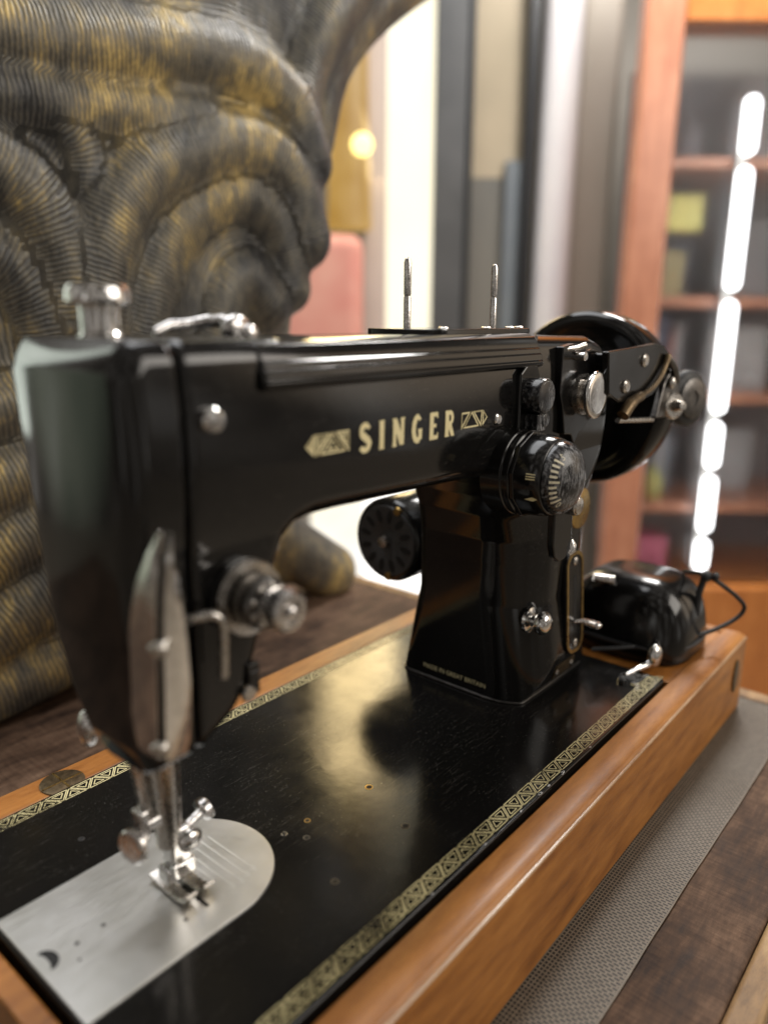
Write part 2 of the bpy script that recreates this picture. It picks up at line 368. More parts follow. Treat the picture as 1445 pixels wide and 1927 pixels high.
bgbox(MB(), 372, 404, 2240, 2320, -800, 2300).build('jamb', pm('black_frame', (.012, .013, .015), r=(.3, .4)), dr, bev=6)
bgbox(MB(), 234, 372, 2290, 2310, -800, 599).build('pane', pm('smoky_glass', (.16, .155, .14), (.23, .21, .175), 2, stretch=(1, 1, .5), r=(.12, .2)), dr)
bgbox(MB(), 234, 372, 2290, 2310, 600, 2300).build('painted_glow_pane', pm('beige_glow_glass', (.30, .26, .19), (.46, .38, .27), 1.6, r=(.15, .25)), dr)  # beige reflected glow painted into the colour of the door's upper glass
bgbox(MB(), 222, 234, 2245, 2320, -800, 2300).build('seal', pm('door_seal', (.02, .02, .021), r=(.4, .5)), dr)
bgbox(MB(), 330, 372, 2262, 2289, -800, 640).build('curtain_edge', pm('blue_grey_edge', (.13, .15, .17), (.17, .19, .2), 6, r=(.4, .6)), dr)
c1 = MB(); c1.lathe([(0, 52), (3100, 52)], bg(470, 2280, -800), (0, 0, 1), 40)
tag(c1.build('pipe_column', pm('lilac_white_paint', (.74, .71, .74), (.82, .80, .80), 5, r=(.3, .45))), 'pale lilac white round column right of the dark door', 'column')
c2 = bgbox(MB(), 526, 650, 2330, 2420, -800, 2300)
tag(c2.build('plaster_pilaster', pm('taupe_plaster', (.38, .335, .28), (.46, .41, .36), 5, stretch=(1, 1, .3), r=(.5, .7)), bev=30), 'grey taupe square pilaster behind the cabinet post', 'pilaster')
# amber lamp and pink armchair between statue and window
lp = bgthing('amber_lamp', 'amber hanging wall lamp with a glowing round bulb', 'lamp', -90, 2200, 440)
sh = MB(); sh.lathe([(0, 62), (60, 60), (330, 52), (600, 52), (1500, 50)], bg(-100, 2230, 456), (0, 0, 1), 40)
sh.build('lamp_shade', emit('lit_amber_shade', (.75, .40, .06), .55, (1, .6, .16), 5), lp)
MB().ball(bg(-62, 2120, 650), 27).build('bulb', emit('lit_bulb', (1, .78, .24), 3.2), lp)
ch = bgthing('pink_screen', 'salmon pink upholstered panel screen half hidden behind the statue', 'screen', -160, 2200, -800)
pk = pm('salmon_fabric', (.62, .25, .20), (.70, .36, .28), 7, r=(.7, .9))
bgbox(MB(), -330, -62, 2150, 2230, -185, 440).build('padded_panel', pk, ch, bev=40)
for l, d in ((-310, 2190), (-300, 2190)): bgbox(MB(), l-4, l+4, d-15, d+15, -800, -150).build('leg', M['dark'], ch)
# cabinet with shelves
cb = bgthing('display_cabinet', 'orange wooden display cabinet with hazy glass front and shelves of boxes', 'cabinet', 900, 2000, -800)
redw = wood('red_brown_cabinet', [(.36, (.34, .125, .07)), (.55, (.48, .20, .115)), (.72, (.58, .28, .17))], (7, 7, .8), 10, coat=.2)
orw = wood('orange_cabinet', [(.36, (.36, .11, .022)), (.55, (.52, .18, .04)), (.72, (.62, .25, .07))], (7, 7, .8), 10, coat=.2)
bgbox(MB(), 566, 655, 1880, 1935, -445, 1250).build('side_post', redw, cb, bev=8)
bgbox(MB(), 655, 1500, 1890, 1990, 855, 1250).build('top_rail', orw, cb, bev=8)
bgbox(MB(), 790, 1500, 1860, 2250, -800, -450).build('base_unit', orw, cb, bev=8)
bgbox(MB(), 566, 789, 1880, 1935, -800, -446).build('base_unit', redw, cb, bev=8)
bgbox(MB(), 656, 667, 1936, 2249, -446, 855).build('side_panel', redw, cb)
bgbox(MB(), 655, 1500, 2250, 2270, -446, 855).build('back_panel', pm('cabinet_back', (.2, .2, .23), (.34, .33, .34), 4, r=(.4, .6)), cb)
for z in (572, 262, 30, -250):
    bgbox(MB(), 655, 1500, 1905, 2248, z-13, z+13).build('shelf', redw, cb, bev=4)
gl_, t_, b_ = nodes('hazy_cabinet_glass'); b_.inputs['Transmission Weight'].default_value = 1; b_.inputs['Roughness'].default_value = .30; b_.inputs['IOR'].default_value = 1.28; b_.inputs['Base Color'].default_value = (.95, .96, .97, 1)
bgbox(MB(), 656, 1500, 1886, 1889, -444, 854).build('glass_pane', gl_, cb, smooth=False)
items = [  # lat0, lat1, d, z0, z1, colour, name, label, cat
 (672, 765, 1960, 430, 512, (.66, .60, .18), 'yellow_box', 'small yellow box high in the cabinet left of the light strip', 'box', 0),
 (674, 798, 2080, 275, 425, (.055, .07, .12), 'book_stack', 'dark navy stack of books below the yellow box', 'books', 1),
 (690, 745, 1990, 275, 385, (.34, .29, .14), 'tan_carton', 'tan upright carton in front of the navy books', 'carton', 0),
 (672, 722, 2050, 585, 780, (.11, .06, .05), 'brown_bottle', 'dark brown bottle on the upper cabinet shelf', 'bottle', 2),
 (735, 795, 2070, 585, 740, (.22, .22, .25), 'grey_jar', 'grey jar on the upper cabinet shelf', 'jar', 2),
 (690, 745, 1970, -237, -160, (.46, .46, .16), 'olive_tin', 'small olive green tin on the lowest cabinet shelf', 'tin', 2),
 (860, 1010, 2060, 43, 205, (.52, .54, .55), 'white_carton', 'pale carton right of the light strip', 'carton', 0),
 (870, 1010, 2080, 275, 470, (.24, .24, .25), 'charcoal_box', 'charcoal box on the shelf right of the light strip', 'box', 0),
 (870, 1010, 2080, -237, -70, (.46, .48, .5), 'silver_box', 'silver grey box low at the cabinet right side', 'box', 0),
 (860, 1000, 2060, 585, 800, (.22, .21, .22), 'grey_carton', 'tall dim grey carton at the cabinet top right', 'carton', 0),
 (672, 760, 1960, -440, -345, (.5, .12, .20), 'red_tray', 'crimson tray at the bottom of the cabinet', 'tray', 0),
]
bl = 671
for k, (w_, h_, c, cn) in enumerate(((24, 178, (.06, .08, .16), 'navy'), (17, 160, (.35, .36, .38), 'pale grey'), (28, 190, (.10, .13, .22), 'slate blue'), (15, 150, (.45, .20, .16), 'brick red'), (22, 172, (.42, .44, .46), 'silver grey'), (19, 183, (.05, .05, .06), 'black'))):
    items.append((bl, bl+w_-1.5, 2030+7*(k % 3), 43, 43+h_, c, 'book', cn+' book standing upright on the middle cabinet shelf', 'book', 3)); bl += w_
bl = 671
for k, (w_, h_, c, cn) in enumerate(((26, 170, (.16, .16, .22), 'dusky violet'), (20, 186, (.36, .42, .50), 'light blue'), (16, 150, (.08, .09, .13), 'dark indigo'), (30, 178, (.48, .50, .54), 'whitish'), (22, 160, (.20, .24, .30), 'steel blue'))):
    items.append((bl, bl+w_-1.5, 2040+7*(k % 3), -237, -237+h_, c, 'book', cn+' book standing upright on the lowest cabinet shelf', 'book', 3)); bl += w_
for l0, l1, d, z0, z1, c, nm, lb, ct, ty in items:
    mt = pm(nm+'_surface', c, tuple(min(1, q*1.35) for q in c), 18, r=(.35, .55)); q = MB()
    if ty == 2:
        r = (l1-l0)/2; h = z1-z0; q.lathe([(0, r*.95), (4, r), (h*.62, r), (h*.75, r*.62), (h*.8, r*.42), (h-3, r*.42), (h, r*.38)], bg((l0+l1)/2, d+r, z0), (0, 0, 1), 32); o = q.build(nm, mt)
    elif ty == 1:
        n = 4
        for k in range(n):
            e = 6*((k*7) % 3); bgbox(q, l0+e, l1-6+e*.5, d, d+120, z0+(z1-z0)*k/n, z0+(z1-z0)*(k+1)/n-3)
        o = q.build(nm, mt, bev=2)
    elif ty == 3: bgbox(q, l0, l1, d, d+110, z0, z1); o = q.build(nm, mt, bev=3)
    else:
        bgbox(q, l0, l1, d, d+90, z0, z1-8); bgbox(q, l0-2, l1+2, d-2, d+92, z1-8, z1); o = q.build(nm, mt, bev=2)
    tag(o, lb, ct, 'upright books in the cabinet' if nm == 'book' else None)
ls = bgthing('led_strip', 'brilliant white vertical light strip in six lit lengths on the cabinet', 'light strip', 815, 1860, -410)
lm_ = emit('lit_led', (1, 1, 1), 5.0)
bgbox(MB(), 800, 820, 1880, 1884, -405, 700).build('backing_strip', pm('strip_backing', (.5, .5, .48), r=(.3, .5)), ls)
zs = [(-290, -232), (-180, -66), (-46, 40), (62, 280), (303, 575), (600, 708)]
zs = [(-402, -320), (-300, -156), (-136, -22), (0, 265), (288, 556), (580, 702)]
for z0, z1 in zs[0:1]+zs[1:]:
    r = 16.5; q = MB(); pr = [(-r+.5, 1)]+[(-r*math.cos(a), r*math.sin(a)) for a in (.4, .8, 1.2, 1.57)]+[(z1-z0-2*r+r*math.sin(a), r*math.cos(a)) for a in (0, .4, .8, 1.2, 1.5)]
    q.lathe(pr, bg(810, 1857, z0+r), (0, 0, 1), 24); q.build('led_tube', lm_, ls)

# ================================================================== table and mat
TZ = -62
tb = thing('table', 'distressed dark brown wooden table under the sewing machine', 'table', (250, 200, -800))
m = MB(); m.box(-420, 506, -92, 700, TZ-30, TZ-.3); m.build('table_top', M['table'], tb, bev=2)
m = MB(); m.box(-420, 506.2, -106, -92.2, TZ-30, TZ-.5); m.build('edge_strip', M['edgewood'], tb, bev=3)
m = MB(); m.box(506.2, 522, -106, 700, TZ-30, TZ-.4); m.build('edge_strip', M['edgewood'], tb, bev=3)
for x, y in ((-380, -60), (470, -60), (-380, 650), (470, 650)): MB().box(x-25, x+25, y-25, y+25, -800, TZ-30).build('leg', M['table'], tb, bev=3)
m = MB(); xs = np.linspace(-200, 500, 141); v = []
for x in xs:
    e_ = .22*math.sin(x*.03)+.12*math.sin(x*.117+1)
    for y in (-54.3+e_, -48, -40, -32, -24, 150):
        w_ = max(0, (-24-y)/30); v.append((x, y, TZ+.9+w_*(.25+.2*math.sin(x*.037+y*.03)+.08*math.sin(x*.13))))
    v.append((x, -54.0+e_, TZ+.02)); v.append((x, 150, TZ+.02))
f = [(8*i+a, 8*i+8+a, 8*i+8+b, 8*i+b) for i in range(140) for a, b in ((0, 1), (1, 2), (2, 3), (3, 4), (4, 5), (5, 7), (7, 6), (6, 0))]
m.add(v, f)
tag(m.build('table_runner', M['mat'], ang=60), 'grey brown woven mesh runner under the wooden sewing machine case', 'table runner')

# ================================================================== wooden case
wc = thing('wooden_case', 'varnished orange brown wooden base case holding the black sewing machine', 'case', (235, 90, TZ+1))
bz = TZ+1
prof = [(-2.2, -2.6), (-9, -1.9), (-15, -2.0), (-18.6, -3.2), (-20.6, -6.0), (-20.6, bz), (-11, bz), (-11, -16), (-2.2, -16)]
def case_y(x): return max(0, (x-150))*.0095
m = MB(); xs = np.linspace(-11, 484, 34); n = len(prof)
v = [(x, y+(case_y(x) if y < -10 else case_y(x)*.4), z) for x in xs for y, z in prof]
f = [(i*n+k, i*n+(k+1) % n, (i+1)*n+(k+1) % n, (i+1)*n+k) for i in range(len(xs)-1) for k in range(n)]+[tuple(range(n)), tuple((len(xs)-1)*n+k for k in range(n))]
m.add(v, f); fp = m.build('front_panel', M['wood'], wc, bev=1.0)
m = MB(); m.tube([(x, -20.0+case_y(x), -5.2) for x in xs], .95, 10); m.build('bead_moulding', M['beadpale'], wc)
m = MB(); m.box(-11, 484, 180.5, 199, bz, -2.4); m.build('back_panel', M['wood'], wc, bev=1.5)
m = MB(); m.box(-11, -2.2, -2, 180.3, bz, -3.0); m.build('end_panel', M['wood'], wc, bev=1.2)
m = MB(); m.box(476, 484, -1, 180.3, bz, -2.2); m.build('end_panel', M['wood'], wc, bev=1.2)
m = MB(); m.box(370.5, 475.8, -1.5, 180.3, -14, -3.4); m.build('platform', M['wood'], wc, bev=.8)
m = MB(); m.box(-2, 370, -2, 180, bz, bz+6); m.build('case_bottom', M['dark'], wc)
m = MB(); m.lathe([(0, 10.6), (.7, 10.6), (1.0, 10.1), (1.1, 0)], (64, 186.6, -2.6), (0, 0, 1), 40); hp = m.build('hinge_plate', M['bronze'], wc)
m = MB(); m.box(63.5, 64.5, 176.6, 196.6, -1.9, -1.35); m.build('screw_slot', M['brass'], hp)
m = MB(); m.box(53.6, 74.4, 186.2, 187.0, -1.9, -1.38); m.build('screw_slot', M['brass'], hp)
m = MB(); ov = [(462+5.6*math.cos(a), -27.5+12.5*math.sin(a)) for a in np.linspace(0, 2*math.pi, 40, endpoint=False)]
yo = -20.6+case_y(462)
m.prism(ov, lambda a, b: (a, yo-1.2, b), lambda a, b: (a, yo+.4, b)); m.build('lock_plate', M['bronze'], wc, bev=.4)

# ================================================================== sewing machine
sm = thing('sewing_machine', 'black antique zigzag sewing machine with gold lettering in its wooden case', 'sewing machine', (184, 89, -12))
# --- bed
def rrect(x0, x1, y0, y1, r, n=8):
    P = []
    for cx, cy, a0 in ((x1-r, y1-r, 0), (x0+r, y1-r, 90), (x0+r, y0+r, 180), (x1-r, y0+r, 270)):
        for k in range(n+1):
            a = math.radians(a0+90*k/n); P.append((cx+r*math.cos(a), cy+r*math.sin(a)))
    return P
m = MB(); m.prism(rrect(0, 368, 0, 178, 4), lambda a, b: (a, b, 0), lambda a, b: (a, b, -11)); bed = m.build('bed', M['bed'], sm, bev=1.1)
# border of nested triangles printed near both long edges
def tri_border(y0, y1, flip):
    m = MB(); p = 12.6; z = .06
    def stroke(A, B, w):
        A = Vector(A); B = Vector(B); d = (B-A); L = d.length; d = d/L; nn = Vector((-d.y, d.x))*w/2; k = max(1, int(L/2))
        for i in range(k):
            a = A+d*(L*i/k); b = A+d*(L*(i+1)/k)
            m.add([(q.x, q.y, z) for q in (a-nn, b-nn, b+nn, a+nn)], [(0, 1, 2, 3)])
    def tri(pts, w):
        for i in range(3): stroke(pts[i], pts[(i+1) % 3], w)
    H = y1-y0; x = 5
    while x < 358:
        for up in (0, 1):
            cx = x+p/2*up; ya, yb = (y0, y1) if up else (y1, y0)
            o = [(cx-p*.43, ya), (cx+p*.43, ya), (cx, ya+(yb-ya)*.98)]
            g = Vector(((o[0][0]+o[1][0]+o[2][0])/3, (o[0][1]+o[1][1]+o[2][1])/3))
            tri(o, .54)
            tri([tuple(g+(Vector(q)-g)*.50) for q in o], .5)
        x += p
    return m.build('border_decoration', M['goldline'], bed, smooth=False, fix=False)
tri_border(2.3, 9.5, 0); tri_border(168.8, 176.0, 1)
chip_mat = pm('bare_metal_chip', (.42, .42, .42), (.25, .24, .23), 900, r=(.3, .5), metal=.6)
for cx, w_, h_ in ((231, 2.2, .8), (216.5, 1.5, .6), (208, 2.4, .7), (190, 1.0, .5), (160, 1.3, .5), (262, 1.2, .5), (121, 1.1, .6)):
    P = [(cx+w_*(.55+.5*rng.random())*math.cos(a), .95+h_*(.6+.6*rng.random())*math.sin(a)) for a in np.linspace(0, 2*math.pi, 13, endpoint=False)]
    m = MB(); m.add([(a, b, .03 if b > .85 else .03-max(0, .85-b)*.45) for a, b in P], [tuple(range(13))]); m.build('paint_chip', chip_mat, bed, smooth=False)
# holes in the bed
for x, y, r, mt in ((157.7, 66.8, 2.0, 'brass'), (146.5, 35, 2.1, 'dark'), (120.3, 71.2, 1.5, 'brass'), (107.2, 72.3, 1.4, 'nickel'), (111.9, 63, 1.6, 'dark'), (100.5, 34.9, 1.8, 'dark'), (88, 131, 1.4, 'dark'), (47, 137, 1.4, 'dark')):
    m = MB(); m.lathe([(0, r), (.16, r), (.16, r*.72), (.03, r*.68)], (x, y, 0), (0, 0, 1), 24); s_ = m.build('screw_hole', M[mt], bed)
    MB().lathe([(.0, r*.66), (.09, r*.66)], (x, y, 0), (0, 0, 1), 20).build('hole', M['hole'], s_)
# --- slide plate
pl = [(1.2, 50.2), (66, 50.2)]+[(67+33*math.cos(a), 83.2+33*math.sin(a)) for a in np.radians(np.linspace(-88, 88, 40))]+[(66, 116.2), (1.2, 116.2)]
m = MB(); m.prism(pl, lambda a, b: (a, b, .9), lambda a, b: (a, b, -.6)); spl = m.build('slide_plate', M['steel'], sm, bev=.35)
m = MB()
for x, ya, yb in ((71.5, 97, 62), (75.5, 97.5, 61.5), (79.5, 97, 62.5), (83.5, 95.5, 63.5), (68.5, 92, 72)):
    m.box(x-.22, x+.22, yb, ya, .9, .96)
for x, yb in ((71.5, 62), (75.5, 61.5), (79.5, 62.5), (83.5, 63.5)):
    m.add([(x-1.8, yb+2.2, .97), (x-1.5, yb+2.5, .97), (x+.3, yb, .97), (x, yb-.3, .97)], [(0, 1, 2, 3)])
    m.box(x+.7, x+1.0, yb+1, yb+4, .9, .96)
m.build('engraved_line', M['engr'], spl, smooth=False)
m = MB(); m.box(57.6, 59.0, 62.2, 79, .88, .96); m.build('needle_slot', M['hole'], spl, smooth=False)
for x, y, r in ((16.1, 83.6, .9), (27, 84.3, .9), (48.6, 63, .9), (13, 76, .6)):
    MB().lathe([(.85, r), (.96, r), (.97, 0)], (x, y, 0), (0, 0, 1), 18).build('screw_hole', M['dark'], spl)
cres = [(4.0+5.2*math.cos(a), 84.5+5.6*math.sin(a)) for a in np.radians(np.linspace(-75, 75, 20))]+[(3.4+2.2*math.cos(a), 84.5+5.0*math.sin(a)) for a in np.radians(np.linspace(70, -70, 16))]
m = MB(); m.prism(cres, lambda a, b: (a, b, .97), lambda a, b: (a, b, .8)); m.build('finger_hole', M['hole'], spl, smooth=False)
# --- arm, head and pillar casting as one implicit body
PROF = [(24, 120), (27, 84), (31, 75), (52, 76), (66, 84), (74, 93), (80, 110), (86, 127), (89, 136), (92.5, 143.5), (98, 148), (106, 149.8), (120, 149.8), (210, 147.2), (226, 145.8), (240, 142.2), (251.5, 135.5), (260.5, 126), (266.5, 113), (269.5, 98), (270, 84), (270.5, -6), (361, -6), (359, 120), (355, 190), (350, 202), (342, 209), (328, 212.8), (262, 214), (99, 214.2), (92, 215.8), (36, 215.8), (27, 207)]
def sst(x, a, b):
    t = np.clip((x-a)/(b-a), 0, 1); return t*t*(3-2*t)
def castF(x, y, z):
    pz = poly_sd(x, z, PROF)+np.zeros_like(y)
    px_ = sst(x, 226, 262)
    yf = 45.6+2.2*np.clip((z-181)/32, -1.05, 1.05)**2-.13*np.clip(60-z, 0, 70)*px_
    yh = np.interp(z, [74, 97, 123, 150, 180, 203, 216], [81, 95, 105, 111, 118, 123.5, 123])
    lo = px_*sst(z, 160, 118)
    ya = 119+lo*(8+.2*np.clip(60-z, 0, 70))
    yb = yh+(ya-yh)*sst(x, 86, 122)
    b = r_and(pz, np.maximum(yf-y, y-yb), 7.5+px_*sst(z, 150, 112)*26*sst(105-y, 0, 30)+1*sst(y, 90, 110))
    return r_and(b, 25+5*((y-80)/36)**2-x, 7)
def headF(x, y, z): return r_and(castF(x, y, z), x-48.4, 1.6)
def bodyF(x, y, z): return r_and(r_and(castF(x, y, z), 49.8-x, 2.6), .3-z, .3)
v, q, g = surfnet(bodyF, (46, 28, -2), (358, 148, 220), 1.7); arm = net_obj('arm_casting', v, q, g, M['paint'], sm)
v, q, g = surfnet(headF, (18, 38, 68), (53, 130, 220), 1.4); face = net_obj('face_plate', v, q, g, M['paint'], sm)
def ysurf(x, z, y0=20.):
    x = np.asarray(x, float); z = np.asarray(z, float); y = np.full(x.shape, y0)
    for _ in range(60): y = y+np.clip(bodyF(x, y, z), -2, 6)*.8
    return y
# --- pillar foot gasket
P = []
for a in np.linspace(0, 2*math.pi, 120, endpoint=False):
    d = np.array([math.cos(a), math.sin(a)]); t = 20.
    for _ in range(80): t -= .7*float(bodyF(np.array([312+d[0]*(120-0)+0-d[0]*(120-t)]), np.array([88+d[1]*t]), np.array([2.]))[0])
    P.append((312+d[0]*(t+.9), 88+d[1]*(t+.9)))
m = MB(); m.prism(P, lambda a, b: (a, b, 1.5), lambda a, b: (a, b, .1)); m.build('pillar_foot', M['dark'], arm, bev=.5)
# --- stepped top cover on the arm
cp = [(44.2, 198.6), (43.0, 199.4), (42.8, 201.2), (43.6, 202.2), (43.8, 204.6), (44.7, 205.4), (45.0, 207.4), (46.0, 208.2), (46.4, 210.2), (48.6, 213.2), (53, 214.9), (112, 214.9), (118, 212.5), (120.6, 208), (121.4, 199), (120, 198), (46.5, 198)]
m = MB(); xs = [79.5, 80.7]+list(np.linspace(84, 258, 12))+[263.5, 265]; n = len(cp); v = []
for i, x in enumerate(xs):
    sh = .9 if i in (0, len(xs)-1) else 0
    for y, z in cp: v.append((x, y+(sh if y < 80 else -sh), z-(sh if z > 205 else 0)))
f = [(i*n+k, i*n+(k+1) % n, (i+1)*n+(k+1) % n, (i+1)*n+k) for i in range(len(xs)-1) for k in range(n)]+[tuple(range(n)), tuple((len(xs)-1)*n+k for k in range(n))]
m.add(v, f); cov = m.build('top_cover', M['paint'], sm, bev=.35, seg=2)
m = MB(); m.add([(262, 44.6, 199.5), (266.5, 45.6, 199.0), (270, 50.5, 213.4), (264.5, 49.5, 214.8)], [(0, 1, 2, 3)]); m.add([(266.5, 45.6, 199.0), (268.5, 46.4, 199.0), (272.5, 52.5, 213), (270, 50.5, 213.4)], [(0, 1, 2, 3)])
m.build('cover_clip', M['chromeworn'], cov, smooth=False)
# --- plate with screws and spool pins on top
m = MB(); m.prism(rrect(196, 284, 60, 106, 8), lambda a, b: (a, b, 217.3), lambda a, b: (a, b, 214.4)); tp = m.build('top_plate', M['paint'], sm, bev=.7)
for x, y in ((206, 64), (240, 62.5), (262, 62.5), (277, 66)):
    MB().lathe([(0, 2.6), (.6, 2.6), (1.1, 1.9), (1.2, 0)], (x, y, 217.2), (0, 0, 1), 20).build('screw', M['nickel'], tp)
for x, top in ((203, 249.5), (278, 250.5)):
    m = MB(); z0 = 214.4; m.lathe([(0, 3.6), (1.4, 3.4), (1.6, 1.75), (top-z0-18, 1.75), (top-z0-17.4, 1.45), (top-z0-16.4, 1.75), (top-z0-2.2, 1.75), (top-z0-.6, 1.2), (top-z0, .2)], (x, 83, z0), (0, 0, 1), 22)
    m.build('spool_pin', M['chromeworn'], sm)
# --- presser regulating knob
m = MB(); m.lathe([(0, 6.9), (1.0, 6.9), (2.0, 6.1), (9.0, 6.1), (10.2, 6.4), (10.6, 9.4), (11.4, 10.0), (14.6, 10.0), (16.3, 9.0), (16.8, 7.2), (16.9, 0)], (45.3, 83, 215.4), (0, 0, 1), 48); m.build('presser_knob', M['chrome'], sm)
# --- chrome thread guide on the head top
m = MB(); m.tube([(66, 84, 217), (72, 84, 219.3), (79, 83, 219.6), (86, 81, 220.8), (91, 77, 220.6)], [1.4, 1.9, 1.9, 2.3, 2.2], 14)
m.ball((88, 68, 218.5), (6.0, 3.2, 4.6)); m.ball((91.5, 64.5, 216.6), (3.4, 2.2, 3.2)); m.tube([(86, 81, 220.4), (87.5, 74, 221), (88, 68, 219.2)], [2.2, 2.4, 2.6]); m.tube([(70, 90, 214.5), (71, 88, 218.8), (72, 84, 219.3)], 1.5)
m.build('thread_guide', M['chromeworn'], sm)
# --- screw beside the seam
y_ = float(ysurf([58.5], [191])[0])
MB().lathe([(-.5, 4.2), (2.0, 4.2), (3.0, 3.4), (3.3, 0)], (58.5, y_, 191), (0, -1, 0), 28).build('face_screw', M['chrome'], sm)
# --- leaf shaped thread guard on the corner of the face plate
zl = [162, 155, 146, 136, 126, 112, 100, 91, 86.5]
ridge = [(32.2, 35.6), (31, 36), (30, 36.4), (29.4, 37), (29, 37.6), (29, 38.6), (29, 39.8), (29.4, 41), (29.8, 41.6)]
lw = [.6, 5.2, 9.8, 12.8, 14.6, 15.4, 14.8, 13.2, 12.0]; rw = [.5, 2.6, 4.8, 6.6, 8.2, 9.2, 9.4, 8.6, 7.4]
lg = thing_root = None
m = MB(); vv = []
for z, (rx, ry), a in zip(zl, ridge, lw): vv += [(rx, ry+.9, z), (rx-.5, ry+.9+a*.5, z), (rx-.2, ry+.9+a, z), (rx+.9, ry+1.1+a, z), (rx+.9, ry+1.2, z)]
n = 5; f = [(i*n+k, i*n+(k+1) % n, (i+1)*n+(k+1) % n, (i+1)*n+k) for i in range(len(zl)-1) for k in range(n)]+[tuple(range(n)), tuple((len(zl)-1)*n+k for k in range(n))]
m.add(vv, f); guard = m.build('thread_guard', M['chrome'], sm, bev=.25)
m = MB(); vv = []
for z, (rx, ry), a in zip(zl, ridge, rw): vv += [(rx+1.2, ry-1.6, z), (rx+1.2+a*.5, ry-2.6, z), (rx+1.2+a, ry-1.8, z), (rx+1.2+a, ry-.7, z), (rx+1.6, ry-.5, z)]
m.add(vv, f); m.build('guard_wing', M['chrome'], guard, bev=.25)
m = MB(); vv = []
for z, (rx, ry), a in zip(zl[1:], ridge[1:], rw[1:]): vv += [(rx+1.6, ry+1.4, z), (rx+2.2, ry-.2, z), (rx+3.4, ry+.6, z)]
n = 3; m.add(vv, [(i*n+k, i*n+(k+1) % n, (i+1)*n+(k+1) % n, (i+1)*n+k) for i in range(len(zl)-2) for k in range(n)]+[tuple(range(n)), tuple((len(zl)-2)*n+k for k in range(n))]); m.build('guard_slot', M['dark'], guard)
for z, rx, ry in ((126.5, 28.6, 36.4), (91.5, 29, 40.2)):
    m = MB(); m.lathe([(0, 2.6), (1.6, 2.6), (2.4, 1.9), (2.6, 0)], (rx+1, ry+.6, z), (-.7, -.7, 0), 20); m.tube([(rx+3.4, ry-.2, z+2.2), (rx, ry-1, z+1.0), (rx-1.2, ry+2.4, z+.3)], 1.0); m.build('guard_screw', M['nickel'], guard)
# --- bent thread hook on the front of the head
m = MB(); m.tube([(44, 47.5, 127.5), (47, 43, 129.2), (52, 40.6, 129.4), (54.3, 39.6, 127.6), (54.9, 39.3, 124), (54.6, 39.3, 116), (54.2, 39.6, 107)], [1.5, 1.6, 1.7, 1.7, 1.6, 1.6, 1.7]); m.build('thread_hook', M['nickel'], sm)
# --- tension assembly
ta = MB(); tx, tz = 69.5, 129.5; ty = float(ysurf([tx], [tz])[0])
ta.lathe([(0, 13.5), (3.0, 13.5), (3.4, 12.6), (3.5, 0)], (tx, ty+1, tz), (0, -1, 0), 48); ten = ta.build('tension_assembly', M['black'], sm)
for o_, r_ in ((4.0, 12.8), (6.4, 13.2)):
    MB().lathe([(0, 5), (.3, r_-1.4), (1.1, r_), (1.5, r_-.4), (1.1, r_-2.4), (.7, 5)], (tx, ty-o_+1.5, tz), (0, -1, 0), 48).build('tension_disc', M['nickel'], ten)
MB().lathe([(0, 9.2), (6.0, 9.2), (7.4, 8.2), (7.5, 0)], (tx, ty-7, tz), (0, -1, 0), 40).build('tension_dial', M['dark'], ten)
m = MB()
for k in range(9):
    a = 2*math.pi*k/9; m.ball((tx+7.0*math.cos(a), ty-14.2, tz+7.0*math.sin(a)), 1.35, 10, 8)
m.build('dial_stud', M['nickel'], ten)
pr = [(0, 5.4), (.6, 7.0), (4.2, 7.2), (4.6, 6.4), (5.2, 6.3), (5.6, 7.2), (10.2, 7.1), (11.2, 6.3), (11.4, 4.2), (10.2, 3.6), (10.2, 2.3), (12.0, 2.1), (12.6, 1.2), (12.7, 0)]
MB().lathe(pr, (tx, ty-14.2, tz), (0, -1, 0), 40).build('tension_knob', M['chromeworn'], ten)
# --- small thread guide bracket low on the head
m = MB(); m.box(70.2, 75.2, 46.6, 48.6, 91, 103); m.box(70.6, 74.8, 46.2, 46.9, 96.5, 100); br = m.build('thread_bracket', M['black'], sm, bev=1.2)
m = MB(); m.lathe([(0, 3.0), (1.4, 3.0), (2.0, 2.5), (2.1, 0)], (70.0, 47.4, 92.2), (0, -1, 0), 24); m.build('bracket_screw', M['nickel'], br)
# --- presser bar, needle bar, foot
m = MB(); m.lathe([(0, 5.0), (6, 5.2), (52, 6.4), (66, 6.6)], (55.2, 81, 22), (0, 0, 1), 28); m.build('presser_bar', M['nickel'], sm)
m = MB(); m.lathe([(0, 3.6), (6, 4.8), (52, 6.2)], (51, 83, 33), (-.10, .0, 1), 26); m.build('needle_bar', M['nickel'], sm)
m = MB(); m.lathe([(0, .45), (2, .75), (20, .8), (30, .8)], (55, 83, 6), (0, 0, 1), 12); m.build('needle', M['chrome'], sm)
m = MB(); m.box(44, 60, 78, 88, 33, 38); m.box(42.5, 47, 79, 86, 30, 42); m.build('needle_clamp', M['chromeworn'], sm, bev=1.4)
m = MB(); m.lathe([(0, 1.8), (4, 1.8), (4.2, 5.6), (5.0, 6.7), (6.8, 6.7), (7.6, 6.0), (7.8, 4.0), (7.5, 0)], (44, 79, 31.5), (-1, -.18, .05), 36); m.build('clamp_screw', M['chromeworn'], sm)
m = MB(); m.lathe([(0, 2.1), (11, 2.1), (11.2, 3.0), (12.2, 4.8), (14.6, 4.8), (15.4, 4.2), (16, 0)], (59, 79.5, 24.6), (1, .08, .28), 32); m.build('foot_screw', M['chromeworn'], sm)
m = MB(); m.box(53, 62.5, 76, 84, 13, 29); m.ball((61.5, 76, 22), (5.4, 3.2, 4.8)); ft = m.build('foot_shank', M['chrome'], sm, bev=1.6)
